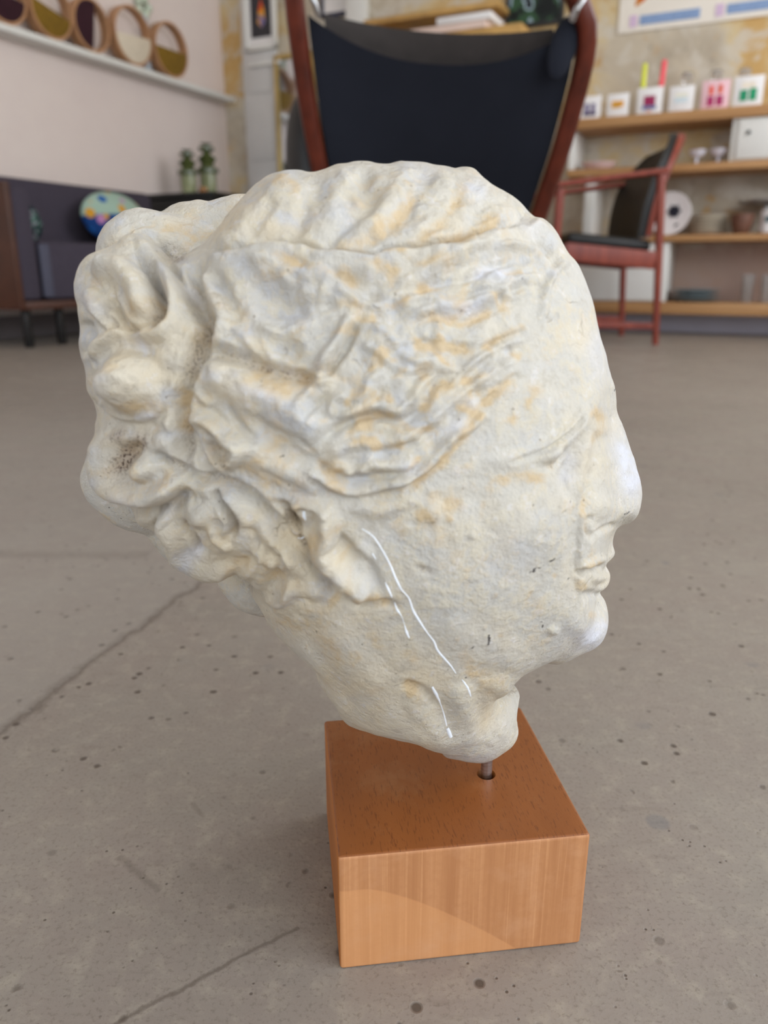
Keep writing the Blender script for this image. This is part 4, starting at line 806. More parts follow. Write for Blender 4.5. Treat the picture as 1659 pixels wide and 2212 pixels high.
# ---------- flat art
def art_mat(name, cols, scale, seed=0., rough=.5):
    t = NT(name, rough, .3); v = t.coords(scale=(scale, scale, scale)); n = t.n.new('ShaderNodeTexNoise'); n.inputs['Scale'].default_value = 1.; n.inputs['Detail'].default_value = 1.5
    mp = t.n.new('ShaderNodeMapping'); mp.inputs['Location'].default_value = (seed, seed * 2, seed * 3); t.link(v, mp.inputs['Vector']); t.link(mp.outputs['Vector'], n.inputs['Vector'])
    k = len(cols); t.base(t.ramp(n.outputs['Fac'], [(.34 + .32 * i / max(1, k - 1), srgb(*q)) for i, q in enumerate(cols)], 'CONSTANT' if k > 3 else 'LINEAR')); return t.m
M_CARD = plain('white_card', srgb(232, 228, 226), .6, .02, 6)
# framed picture on the door
a0, a1 = on_y(530, 112, YB - .06), on_y(594, 2, YB - .06)
fw, fh = a1.x - a0.x, .40
pc = rthing('framed_picture', ((a0.x + a1.x) / 2, YB - .055, a0.z), 'white framed picture with a small flame coloured figure on black, beside the room corner', 'picture')
bm = bmesh.new()
for sx_ in (-1, 1): add_box(bm, (sx_ * (fw / 2 - .012), 0, fh / 2), (.024, .025, fh), None, .002)
for zz in (.012, fh - .012): add_box(bm, (0, 0, zz), (fw, .025, .024), None, .002)
from_bm('frame', bm, M_WHITE, pc, auto=35)
box_obj('mount', (0, .006, fh / 2), (fw - .04, .008, fh - .04), M_CARD, pc, 0)
box_obj('print', (.005, -.001, fh / 2 + .01), (fw - .085, .006, fh - .11), plain('black_print', srgb(44, 42, 48), .5, .3, 30), pc, 0)
bm = bmesh.new(); add_lathe(bm, [(.0, 0), (.028, .03), (.018, .10), (.0, .15)], (0, 0, 0), 10); bmesh.ops.scale(bm, vec=(1, .1, 1), verts=bm.verts); bmesh.ops.translate(bm, vec=(.012, -.006, .11), verts=bm.verts)
from_bm('painted_figure', bm, art_mat('flame_paint', [(200, 60, 40), (236, 170, 40), (120, 110, 150)], 16, 2), pc)
# white shelf ledge below the picture
l0, l1 = on_y(536, 142, YB - .05), on_y(606, 140, YB - .05)
tag(rfix(box_obj('trim_1', ((l0.x + l1.x) / 2, YB - .045, l0.z), (l1.x - l0.x, .03, .02), M_WHITE, None, .002)), kind='structure')
# poster with shellfish pictures
a0 = on_y(1334, 73, YB - .01)
pw, ph = 1.25, .85
po = rthing('wall_poster', (a0.x, YB - .006, a0.z), 'large white poster with orange shellfish drawings and blue caption bars, upper right', 'poster')
po.rotation_euler.y = 0
box_obj('sheet', (pw / 2, 0, ph / 2), (pw, .004, ph), plain('poster_paper', srgb(228, 220, 208), .6, .03, 5), po, 0)
M_BLUE = plain('caption_blue', srgb(128, 152, 190), .6, .1, 60); M_LIL = plain('caption_lilac', srgb(206, 180, 206), .6, .1, 60); M_TXT = plain('caption_grey', srgb(198, 196, 190), .6, .15, 150)
M_ORG = art_mat('shellfish_orange', [(176, 66, 30), (206, 110, 40), (196, 140, 60)], 22, 1); M_RUST = art_mat('shellfish_rust', [(160, 64, 44), (184, 92, 66), (200, 130, 96)], 26, 4)
def flat(nm, cx, cz, w_, h_, m, par, ang=0, y=-.003):
    return box_obj(nm, (cx, y, cz), (w_, .003, h_), m, par, 0, Matrix.Rotation(R(ang), 3, 'Y'))
for i in range(3):
    x0 = .07 + i * .385
    flat('caption_mark', x0, .045, .035, .05, M_LIL, po); flat('caption_bar', x0 + .165, .045, .27, .04 if i < 2 else .14, M_BLUE, po)
    flat('caption_text', x0 + .16, .20, .10, .06, M_TXT, po)
def shell(cx, cz, L, wd, ang, m, nm='shellfish_drawing'):
    bm = bmesh.new(); N_ = 20; vs = []
    for k in range(N_):
        a = 2 * math.pi * k / N_; r_ = 1 + .18 * math.sin(3 * a)
        x_, z_ = L / 2 * math.cos(a) * r_, wd / 2 * math.sin(a); c_, s_ = math.cos(R(ang)), math.sin(R(ang))
        vs.append((cx + x_ * c_ - z_ * s_, cz + x_ * s_ + z_ * c_))
    f0 = [bm.verts.new((x, -.0035, z)) for x, z in vs]; f1 = [bm.verts.new((x, -.002, z)) for x, z in vs]
    bm.faces.new(f0); bm.faces.new(f1[::-1])
    for k in range(N_): bm.faces.new((f0[k], f1[k], f1[(k + 1) % N_], f0[(k + 1) % N_]))
    bmesh.ops.recalc_face_normals(bm, faces=bm.faces); from_bm(nm, bm, m, po)
shell(.11, .16, .12, .045, 62, M_ORG); shell(.315, .20, .12, .045, 58, M_ORG); shell(.60, .19, .26, .09, 8, M_RUST); shell(.95, .25, .22, .12, 30, M_RUST); shell(.2, .5, .24, .1, 70, M_ORG); shell(.6, .55, .3, .12, 20, M_RUST); shell(1.0, .6, .2, .1, 100, M_ORG)
# pictures and boards seen over the chair back
def pic(px0, px1, ybot, h, cols, label, seed, fr=M_WHITE, yy=YB - .02, cat='picture', nm='framed_print', sc=14):
    a = on_y(px0, ybot, yy); b = on_y(px1, ybot, yy); w_ = b.x - a.x
    o = rthing(nm, ((a.x + b.x) / 2, yy, (a.z + b.z) / 2), label, cat)
    bm = bmesh.new()
    for s_ in (-1, 1): add_box(bm, (s_ * (w_ / 2 - .01), 0, h / 2), (.02, .025, h), None, .002)
    for z_ in (.01, h - .01): add_box(bm, (0, 0, z_), (w_, .025, .02), None, .002)
    from_bm('frame', bm, fr, o, auto=35); box_obj('print', (0, .002, h / 2), (w_ - .03, .012, h - .03), art_mat('print_art', cols, sc, seed), o, 0); return o
M_NAVY = plain('navy_frame', srgb(40, 42, 66), .5, .1, 9); M_BLK = plain('black_frame', srgb(20, 22, 22), .4, .2, 20)
pic(694, 757, 36, .5, [(226, 220, 216), (214, 210, 206), (220, 216, 214)], 'pale print in a dark navy frame, above the left end of the chair back', 3, M_NAVY)
pic(1092, 1216, 58, .6, [(14, 20, 20), (24, 34, 30), (50, 80, 54), (150, 170, 180), (22, 26, 30), (200, 150, 140)], 'dark picture with green and white spots, above the right end of the chair back', 5, M_BLK, sc=10)
p0, p1 = on_y(757, 20, YB), on_y(798, 20, YB)
tag(rfix(box_obj('trim_2', ((p0.x + p1.x) / 2, YB - .03, 1.5), (p1.x - p0.x, .06, 3.0), M_WHITE, None, .003)), kind='structure')
M_OAK0 = plain('yellow_wood', srgb(186, 146, 84), .5, .15, 12)
p0, p1 = on_y(800, 64, YB - .12), on_y(1088, 22, YB - .12)
sh_ = rthing('high_wall_shelf', ((p0.x + p1.x) / 2, YB - .10, (p0.z + p1.z) / 2), 'yellow wood wall board seen just over the chair back', 'shelf')
box_obj('board', (0, 0, .012), (p1.x - p0.x, .2, .026), M_OAK0, sh_)
for sx_ in (-.4, .4): box_obj('bracket', (sx_ * (p1.x - p0.x), .03, -.05), (.02, .12, .10), M_OAK0, sh_)
p2, p3 = on_y(875, 60, YB - .34), on_y(1062, 41, YB - .34)
bk = rthing('paper_stack', ((p2.x + p3.x) / 2, YB - .33, 0), 'white and pink stack of papers on the low black cabinet behind the sling chair', 'papers')
pap_z = (p2.z + p3.z) / 2
for k, (w_, m_) in enumerate((((p3.x - p2.x), plain('pink_paper', srgb(226, 200, 186), .6, .04, 9)), ((p3.x - p2.x) * .6, M_CARD))):
    box_obj('sheet_bundle', (.12 * k, -.01 * k, pap_z - .045 + .03 * k), (w_, .2, .03), m_, bk)
cab = rthing('tall_cabinet', ((p2.x + p3.x) / 2 - .1, YB - .27, 0), 'yellow wood cabinet against the back wall, hidden behind the sling chair', 'cabinet')
box_obj('body', (0, 0, (pap_z - .06) / 2), (1.0, .30, pap_z - .06), M_OAK0, cab)
bk['label'] = 'flat pink and white paper bundles lying on the yellow wood cabinet'
# ============================================================ LEFT WALL: shelf with hoop baskets, sofa, cabinet
SD = .11
zs = on_x(240, 124, XL + SD).z
tag(rfix(box_obj('wall_shelf', (XL + SD / 2, (2.0 + YB) / 2 - .02, zs - .014), (SD, YB - 2.0 - .04, .028), M_WHITE, None, .003)), 'long white shelf board on the pink wall above the sofa', 'shelf')
def hoop_basket(px0, px1, pyb, felt, woodc, label, ang=0, dep=.05, cover=.5):
    a = on_x((px0 + px1) / 2, pyb, XL + .078); l = on_x(px0, pyb - 40, XL + .078); r = on_x(px1, pyb - 40, XL + .078)
    D = abs(r.y - l.y) * .92; Ro = D / 2
    o = rthing('hoop_basket', (XL + .078, a.y, zs + .001), label, 'basket', 'hoop baskets on the white shelf', rz=R(90))
    bm = bmesh.new(); n = 48
    sec = [(-dep / 2, 0), (dep / 2, 0), (dep / 2, -.012), (-dep / 2, -.012)]
    for k in range(n):
        a0, a1 = 2 * math.pi * k / n, 2 * math.pi * (k + 1) / n
        q = [[bm.verts.new((math.cos(A) * (Ro + dz), dy, Ro + math.sin(A) * (Ro + dz))) for dy, dz in sec] for A in (a0, a1)]
        for j in range(4): bm.faces.new((q[0][j], q[0][(j + 1) % 4], q[1][(j + 1) % 4], q[1][j]))
    bmesh.ops.remove_doubles(bm, verts=bm.verts, dist=1e-5); bmesh.ops.recalc_face_normals(bm, faces=bm.faces)
    from_bm('wooden_hoop', bm, woodc, o, auto=40)
    bm = bmesh.new(); A0 = R(ang - 90); hw = math.acos(max(-1, 1 - 2 * cover)); n = 26; rings = []
    rr = Ro - .013
    arc = [(math.cos(A0 + hw * (2 * k / n - 1)) * rr, math.sin(A0 + hw * (2 * k / n - 1)) * rr) for k in range(n + 1)]
    for dy in (-dep * .56, -dep * .5, dep * .5, dep * .56):
        sc_ = .96 if abs(dy) > dep * .53 else 1
        rings.append([bm.verts.new((x * sc_, dy, Ro + z * sc_)) for x, z in arc])
    for g, h in zip(rings[:-1], rings[1:]):
        for k in range(n + 1): bm.faces.new((g[k], g[(k + 1) % (n + 1)], h[(k + 1) % (n + 1)], h[k]))
    bm.faces.new(rings[0][::-1]); bm.faces.new(rings[-1]); bmesh.ops.recalc_face_normals(bm, faces=bm.faces)
    from_bm('felt_pouch', bm, felt, o, auto=40)
M_HOOP = plain('bent_beech', srgb(176, 130, 92), .45, .12, 18)
F_MUS = plain('mustard_felt', srgb(122, 92, 20), .95, .2, 60); F_MAR = plain('maroon_felt', srgb(48, 14, 26), .95, .25, 60); F_CRM = plain('cream_felt', srgb(214, 200, 178), .95, .08, 60)
hoop_basket(-45, 60, 46, F_MAR, M_HOOP, 'maroon felt basket on a hoop, at the cropped left end of the shelf', -8)
hoop_basket(63, 158, 84, F_MUS, M_HOOP, 'larger mustard felt basket on a wooden hoop, between the two maroon ones', -14)
hoop_basket(155, 238, 110, F_MAR, M_HOOP, 'maroon felt basket turned on its side so the hoop opens to the right', -100, cover=.55)
hoop_basket(243, 329, 140, F_CRM, M_HOOP, 'cream felt basket on a wooden hoop', 4)
hoop_basket(329, 405, 162, F_MUS, M_HOOP, 'small mustard felt basket, last one towards the room corner', 0)
# stemmed glass ornament behind the cream basket
a = on_x(316, 66, XL + .035); za = on_x(316, 16, XL + .035).z - zs
vo_ = rthing('glass_ornament', (XL + .026, a.y, zs + .001), 'pale grey stemmed glass ornament behind the cream basket', 'ornament')
M_PG = plain('pale_glass', srgb(190, 198, 206), .15, .15, 20); M_PG2 = plain('pale_green_glass', srgb(196, 206, 186), .2, .2, 30)
lathe_obj('stem', [(.022, 0), (.022, .01), (.014, .05), (.016, za * .5), (.020, za * .75), (.010, za - .02)], M_PG, vo_, (0, 0, 0), 20)
for k in range(5):
    A = k * 2 * math.pi / 5; bm = bmesh.new(); bmesh.ops.create_icosphere(bm, subdivisions=2, radius=.024 + .01 * (k % 2) * 0); bmesh.ops.translate(bm, vec=(0, .038 * math.cos(A), za + .038 * math.sin(A)), verts=bm.verts)
    from_bm('petal', bm, M_PG2, vo_, smooth=True)
# ---------- sofa (against the left wall, facing right)
XF = -2.66
n0 = on_x(36, 600, XF).y; f1 = on_x(322, 420, XL + .12).y
ztop = on_x(160, 396, XL + .12).z; zseat = on_x(130, 521, XF).z; zr0 = on_x(100, 668, XF).z; zr1 = zr0 + .03
LEN = f1 - n0 + .02; cx_ = (XF + XL + .03) / 2; dep_ = XF - XL - .03
M_SOFA = plain('charcoal_sofa_fabric', srgb(70, 64, 74), .95, .18, 160, spec=.15, bump=.3); M_SOFAW = plain('dark_walnut', srgb(74, 40, 24), .5, .25, 9); M_BLKM = plain('black_metal', srgb(14, 14, 15), .45, .1, 20)
M_SOFAL = plain('grey_seat_side', srgb(84, 84, 98), .9, .12, 120, spec=.15)
sf = rthing('sofa', (cx_, (n0 + n0 + LEN) / 2, 0), 'charcoal sofa in a walnut shell on thin black legs, against the pink wall', 'sofa')
h_ = LEN / 2
za_ = on_x(40, 394, XF).z
box_obj('side_panel', (0, -h_ + .012, (zr0 + za_) / 2), (dep_, .024, za_ - zr0), M_SOFAW, sf, .004)
box_obj('side_panel', (0, h_ - .012, (zr0 + zseat + .1) / 2), (dep_, .024, zseat + .1 - zr0), M_SOFAW, sf, .004)
box_obj('bottom_rail', (0, 0, zr0 + .016), (dep_, LEN - .05, .032), M_SOFAW, sf, .004)
box_obj('armrest', (.0, -h_ + .075, (zr0 + .03 + za_) / 2 - .005), (dep_ - .02, .10, za_ - zr0 - .05), M_SOFA, sf, .02)
box_obj('backrest', (-dep_ / 2 + .07, .02, (zr0 + ztop) / 2 + .01), (.13, LEN - .14, ztop - zr0 - .04), M_SOFA, sf, .025)
box_obj('seat_cushion', (.055, .05, (zr0 + .034 + zseat) / 2), (dep_ - .14, LEN - .2, zseat - zr0 - .036), M_SOFA, sf, .02)
box_obj('seat_edge', (dep_ / 2 - .016, -h_ + .16, (zr0 + .034 + zseat) / 2), (.012, .05, zseat - zr0 - .06), M_SOFAL, sf, .004)
g1 = on_z(47, 748); g2 = on_z(117, 741)
legy = [-h_ + .06, -h_ + .06 + max(.12, g2.y - g1.y), h_ - .08]
for yy in (legy[0], legy[1], legy[2]):
    box_obj('leg', (dep_ / 2 - .05, yy, zr0 / 2), (.028, .028, zr0 + .002), M_BLKM, sf, .002)
for yy in (legy[0], legy[2]): box_obj('leg', (-dep_ / 2 + .05, yy, zr0 / 2), (.028, .028, zr0 + .002), M_BLKM, sf, .002)
# cushions
def cushion(nm, loc, size, m, label, tri=False, rot=(0, 0, 0)):
    bm = bmesh.new(); bmesh.ops.create_uvsphere(bm, u_segments=28, v_segments=18, radius=1)
    for v in bm.verts:
        x, y, z = v.co
        if tri:
            k = 1 - .55 * (z + 1) / 2; y *= k
        f = 1 - .35 * (y * y + z * z)
        v.co = Vector((x * size[0] * max(.3, f) / 1, y * size[1], z * size[2]))
    o = from_bm(nm, bm, m, None, smooth=True); o.location = W(*loc); o.rotation_euler = (rot[0], rot[1], RZ + rot[2]); return tag(o, label, 'cushion')
t = NT('flower_fabric', .9, .2); v = t.coords(); vn = t.n.new('ShaderNodeTexVoronoi'); vn.inputs['Scale'].default_value = 17; t.link(v, vn.inputs['Vector'])
pal = t.ramp(t.math('FRACT', t.math('MULTIPLY', vn.outputs['Distance'], 0.) if False else t.noise(v, 7, 0), None), [(.0, srgb(30, 70, 130)), (.42, srgb(168, 190, 170)), (.5, srgb(196, 140, 40)), (.56, srgb(170, 110, 160)), (.62, srgb(40, 110, 160))], 'CONSTANT')
sz = t.n.new('ShaderNodeSeparateXYZ'); t.link(v, sz.inputs[0])
dots = t.ramp(vn.outputs['Distance'], [(.36, 1.), (.42, 0.)], 'LINEAR')
basec = t.mix(t.ramp(sz.outputs[2], [(.0, 1.), (.005, 0.)]), srgb(160, 184, 168), srgb(24, 62, 120))
sepc = t.n.new('ShaderNodeSeparateColor'); t.link(vn.outputs['Color'], sepc.inputs[0])
dotc = t.ramp(sepc.outputs[0], [(.0, srgb(206, 150, 50)), (.45, srgb(186, 130, 176)), (.7, srgb(30, 90, 160))], 'CONSTANT')
t.base(t.mix(dots, basec, dotc)); M_FLOW = t.m
yb_ = XL + .03 + .13 + .09
c1 = on_x(250, 482, yb_ + .03)
cushion('round_cushion', (c1.x, c1.y, zseat + .125), (.075, .21, .125), M_FLOW, 'round cushion with orange and pink flowers over a blue base, on the sofa', rot=(0, R(-12), 0))
t = NT('leaf_fabric', .9, .2); v = t.coords(); t.base(t.ramp(t.noise(v, 22, 2, .5, 1.5), [(.40, srgb(28, 44, 50)), (.47, srgb(96, 130, 118)), (.55, srgb(170, 150, 170)), (.6, srgb(60, 90, 84))], 'CONSTANT'))
c1 = on_x(76, 500, XF - .14)
cushion('leaf_cushion', (c1.x, n0 + .21, zseat + .080), (.05, .07, .08), t.m, 'small pointed cushion with a leafy print, in the sofa corner by the arm', True, rot=(R(10), 0, 0))
# ---------- black cabinet with green glass candle holders
ct = on_x(430, 426, XL + .2); zc_ = ct.z
y0_, y1_ = f1 + .06, YB - .12
cb = rthing('black_sideboard', (XL + .27, (y0_ + y1_) / 2, 0), 'low black cabinet in the room corner beside the sofa', 'cabinet')
box_obj('body', (0, 0, .12 + (zc_ - .15) / 2), (.42, y1_ - y0_ - .02, zc_ - .15), M_BLK, cb, .004); box_obj('top', (0, 0, zc_ - .015), (.46, y1_ - y0_, .03), M_BLK, cb, .004)
for sx_ in (-1, 1):
    for sy_ in (-1, 1): box_obj('leg', (sx_ * .18, sy_ * ((y1_ - y0_) / 2 - .05), .06), (.03, .03, .122), M_BLK, cb, .002)
for s_ in (-1, 1): box_obj('door', (.216, s_ * (y1_ - y0_) / 4, .12 + (zc_ - .15) / 2), (.012, (y1_ - y0_) / 2 - .03, zc_ - .18), M_BLK, cb, .002)
t = NT('dark_green_glass', .12, .6); t.base(t.ramp(t.noise(t.coords(), 14, 3), [(.3, srgb(70, 80, 40)), (.7, srgb(96, 104, 54))])); t.b.inputs['Transmission Weight'].default_value = .25; M_GG = t.m
t = NT('light_green_glass', .15, .6); t.base(t.ramp(t.noise(t.coords(), 14, 3), [(.3, srgb(140, 146, 104)), (.7, srgb(164, 168, 128))])); t.b.inputs['Transmission Weight'].default_value = .25; M_GL = t.m
def holder(px, pt, hgt, label, k):
    a = on_x(px, 425, XL + .2); h = (on_x(px, pt, XL + .2).z - zc_)
    o = rthing('glass_candle_holder', (XL + .2, a.y, zc_), label, 'candle holder', 'green glass candle holders'); r_ = .034 * k
    lathe_obj('base_tube', [(r_ * 1.1, 0), (r_ * 1.1, h * .04), (r_ * .95, h * .1), (r_, h * .42), (r_ * .95, h * .46)], M_GL, o)
    lathe_obj('collar', [(r_ * .9, h * .46), (r_ * 1.35, h * .47), (r_ * 1.35, h * .54), (r_ * .9, h * .57), (r_ * .75, h * .64), (r_ * 1.05, h * .70), (r_ * 1.1, h * .74), (r_ * .5, h * .80), (r_ * .45, h * .84), (r_ * .95, h * .88), (r_ * .95, h * .93), (r_ * .4, h * .94), (r_ * .4, h * .97), (r_ * .75, h), (r_ * .55, h)], M_GG, o)
holder(410, 326, 0, 'shorter green glass candle holder, the one nearer the sofa', 1.25); holder(452, 312, 0, 'taller green glass candle holder, nearer the room corner', 1.4)
a = on_x(440, 418, XL + .3)
tag(rfix(lathe_obj('amber_votive', [(.018, 0), (.024, .015), (.022, .04), (.018, .04), (.016, .01), (0, .01)], plain('amber_glass', srgb(150, 96, 20), .2, .15, 20), None, (XL + .3, a.y, zc_ + .0005), 20, cap=False)), 'tiny amber glass votive in front of the green candle holders', 'votive')
# ============================================================ BACK WALL SHELVING
YS = YB - .27                      # front edge of the boards
M_SHF = NT('shelf_wood', .5, .4); v = M_SHF.coords(scale=(2, 40, 40)); M_SHF.base(M_SHF.ramp(M_SHF.noise(v, 1., 4), [(.3, srgb(158, 112, 66)), (.7, srgb(190, 146, 98))])); M_SHF = M_SHF.m
z1 = on_y(1420, 243, YS).z; z2 = on_y(1500, 352, YS).z; z3 = on_y(1530, 506, YS).z; z4 = on_y(1550, 655, YS).z
xl_ = on_y(1232, 260, YS).x; xr_ = on_y(1659, 218, YS).x + .5
SHZ = [z1, z2, z3, z4]; TK = [.045, .035, .03, .055]
unit = rthing('shelving_unit', ((xl_ + xr_) / 2, YB - .135, 0), 'wall shelving with four pale wood boards on the peeling back wall', 'shelving')
UX, UY = (xl_ + xr_) / 2, YB - .135
for z_, tk in zip(SHZ, TK): box_obj('board', (0, 0, z_ - tk / 2), (xr_ - xl_, .265, tk), M_SHF, unit, .003)
def ux(x): return x - UX
box_obj('upright', (-(xr_ - xl_) / 2 + .012, 0, (z2 + z1 - TK[0]) / 2), (.024, .25, z1 - TK[0] - z2 - .001), M_WHITE, unit, .002)
e_ = on_y(1262, 440, YS); box_obj('upright', (ux(e_.x) + .02, 0, (z3 + z2 - TK[1]) / 2), (.045, .25, z2 - TK[1] - z3 - .001), M_WHITE, unit, .002)
for xx in (xl_ + .1, xr_ - .1): box_obj('floor_post', (ux(xx), .11, (z4 - TK[3]) / 2), (.03, .03, z4 - TK[3]), M_WHITE, unit, .002)
# white box cabinets between boards
def cabinet(x0, x1, zb, zt, label, knob=None):
    o = rthing('white_box_cabinet', ((x0 + x1) / 2, YB - .13, zb), label, 'cabinet'); w_ = x1 - x0; h = zt - zb
    box_obj('body', (0, .006, h / 2), (w_, .24, h), M_WHITE, o, .002)
    box_obj('door', (.012, -.122, h / 2), (w_ - .03, .012, h - .012), M_WHITE, o, .002)
    if knob is not None:
        k = box_obj('finger_hole', (0, 0, 0), (.001, .001, .001), M_BLK, o, 0); bpy.data.objects.remove(k)
        lathe_obj('knob', [(0, -.001), (.008, 0), (.009, .006), (.006, .009), (0, .012)], M_BLK, o, (knob[0] - (x0 + x1) / 2, -.1285, knob[1] - zb), 16, Matrix.Rotation(R(90), 3, 'X'))
e0 = on_y(1580, 290, YS + .01); kn = on_y(1617, 285, YS)
cabinet(e0.x, e0.x + .32, z2 + .001, z1 - TK[0] - .001, 'white cabinet box with a small black knob, right end under the top board', (kn.x, kn.z))
e0, e1_ = on_y(1225, 600, YS + .01), on_y(1440, 600, YS + .01)
cabinet(e0.x, e1_.x, z4 + .001, z3 - TK[2] - .001, 'white cabinet box low behind the wooden armchair')
# cards on the top board
def card(px, w_, cols, label, kind, seed):
    a = on_y(px, 235, YS + .03); o = rthing('greeting_card', (a.x, YS + .03, z1 + .0005), label, 'card', 'small picture cards along the top board')
    box_obj('paper', (0, 0, w_ / 2), (w_, .012, w_), M_CARD if kind != 'pink' else plain('pink_card', srgb(232, 190, 196), .6, .03, 9), o, .0008)
    def P(nm, x, z, ww, hh, col):
        box_obj(nm, (x, -.0068, z), (ww, .002, hh), plain('ink', srgb(*col), .7, .15, 50), o, 0)
    for (x, z, ww, hh, col) in cols: P('printed_shape', x * w_, z * w_, ww * w_, hh * w_, col)
card(1275, .098, [(-.15, .42, .2, .5, (110, 100, 140)), (.15, .42, .2, .5, (120, 110, 140)), (0, .22, .6, .15, (70, 50, 90))], 'card with two purple shapes, nearest the sling chair', 'w', 1)
card(1334, .098, [(0, .55, .55, .26, (226, 160, 50)), (-.08, .48, .4, .2, (236, 180, 80))], 'card with a yellow orange patch', 'w', 2)
card(1402, .112, [(0, .5, .45, .36, (150, 30, 80)), (0, .24, .55, .15, (110, 120, 160)), (0, .12, .2, .1, (220, 170, 150))], 'card with a crimson and blue picture, below the candles', 'w', 3)
card(1470, .105, [(.0, .45, .55, .2, (206, 218, 222)), (0, .65, .5, .15, (228, 224, 206))], 'nearly blank pale card', 'w', 4)
card(1542, .115, [(-.16, .66, .15, .3, (226, 80, 50)), (.17, .68, .15, .3, (226, 90, 50)), (-.16, .28, .24, .34, (170, 40, 96)), (.17, .28, .24, .34, (170, 40, 96))], 'pink card with two red and orange vases', 'pink', 5)
card(1612, .12, [(-.15, .36, .26, .36, (20, 140, 96)), (.17, .38, .24, .4, (20, 150, 100)), (0, .7, .45, .2, (236, 224, 206))], 'card with two green vases, at the right end', 'w', 6)
# tapers in glass holders
def taper(px, ytop, col, label, tilt):
    a = on_y(px, 232, YS + .13); zt = on_y(px, ytop, YS + .13).z
    o = rthing('taper_candle', (a.x, YS + .13, z1 + .0005), label, 'candle', 'neon taper candles')
    lathe_obj('glass_foot', [(.028, 0), (.028, .006), (.008, .02), (.014, .05), (.012, .05)], M_PG, o, (0, 0, 0), 18)
    lathe_obj('wax', [(.0135, .03), (.0115, zt - z1 - .005), (.004, zt - z1)], plain('neon_wax', srgb(*col), .45, .05, 30), o, (0, 0, 0), 14, Matrix.Rotation(R(tilt), 3, 'Y'))
    lathe_obj('wick', [(.0012, zt - z1 - .001), (.0012, zt - z1 + .006)], M_BLK, o, (0, 0, 0), 6, Matrix.Rotation(R(tilt), 3, 'Y'))
taper(1385, 137, (214, 220, 60), 'yellow neon taper candle on the top board', 0); taper(1421, 130, (244, 84, 96), 'coral red neon taper candle on the top board', 2.5)
t = NT('clear_glass', .06, .5); t.b.inputs['Transmission Weight'].default_value = .85; t.b.inputs['IOR'].default_value = 1.45; t.base(t.ramp(t.noise(t.coords(), 9, 2), [(.3, srgb(220, 216, 212)), (.7, srgb(240, 238, 236))])); M_CLR = t.m
for i, (px, py, lb) in enumerate(((1478, 158, 'clear glass candlestick behind the nearly blank card'), (1540, 153, 'clear glass candlestick behind the pink card'), (1600, 150, 'clear glass candlestick behind the green vase card'))):
    a = on_y(px, 232, YS + .15); h = on_y(px, py, YS + .15).z - z1
    tag(rfix(lathe_obj('glass_candlestick', [(.03, 0), (.03, .006), (.009, .018), (.008, h * .6), (.02, h * .8), (.03, h * .92), (.022, h), (.014, h), (.012, h * .9), (0, h * .88)], M_CLR, None, (a.x, YS + .15, z1 + .0005), 20)), lb, 'candlestick', 'clear glass candlesticks')
# second board
M_PORC = plain('white_porcelain', srgb(226, 220, 218), .25, .04, 12); M_PINKP = plain('blush_porcelain', srgb(226, 200, 198), .3, .05, 12)
a = on_y(1292, 352, YS + .08); tag(rfix(lathe_obj('shallow_dish', [(.05, 0), (.06, .004), (.085, .03), (.088, .034), (.082, .032), (.055, .01), (0, .008)], M_PINKP, None, (a.x, YS + .1, z2 + .0005), 32)), 'pale pink shallow dish on the second board, left part', 'dish')
for px, lb in ((1505, 'footed glass coupe on the second board, the left of two'), (1551, 'footed glass coupe on the second board, next to the white cabinet')):
    a = on_y(px, 345, YS + .08)
    tag(rfix(lathe_obj('footed_coupe', [(.028, 0), (.028, .004), (.006, .010), (.006, .03), (.03, .04), (.040, .062), (.038, .062), (.028, .043), (0, .036)], plain('milk_glass', srgb(222, 220, 230), .12, .08, 30), None, (a.x, YS + .08, z2 + .0005), 24)), lb, 'glass', 'footed glass coupes')
# third board: flower plate, plate stack, cake stand, mug
a = on_y(1441, 505, YS + .1); top_ = on_y(1441, 414, YS + .12).z; rp_ = (top_ - z3) / 2
pl = rthing('flower_plate', (a.x, YS + .10, z3 + rp_ * .985), 'big white plate with black flowers standing upright behind the armchair', 'plate')
pl.rotation_euler = (R(90 - 10), 0, RZ)
lathe_obj('plate_body', [(0, 0), (rp_ * .6, 0), (rp_ * .98, .012), (rp_, .015), (rp_ * .97, .017), (rp_ * .62, .006), (0, .005)], M_PORC, pl, (0, 0, 0), 48)
M_INK = plain('black_glaze', srgb(28, 32, 44), .3, .2, 60)
for px, py, rr in ((1456, 457, .028), (1410, 471, .024), (1412, 432, .016), (1462, 490, .012)):
    q = on_y(px, py, YS + .09); bm = bmesh.new(); vs = []
    for k in range(30):
        A = 2 * math.pi * k / 30; r_ = rr * (1 + .18 * math.cos(6 * A)); vs.append(bm.verts.new((q.x - a.x + r_ * math.cos(A), q.z - (z3 + rp_ * .985) + r_ * math.sin(A), .0078)))
    bm.faces.new(vs); g = bmesh.ops.extrude_face_region(bm, geom=list(bm.faces)); bmesh.ops.translate(bm, vec=(0, 0, .0012), verts=[v for v in g['geom'] if isinstance(v, bmesh.types.BMVert)]); bmesh.ops.recalc_face_normals(bm, faces=bm.faces)
    from_bm('painted_flower', bm, M_INK, pl)
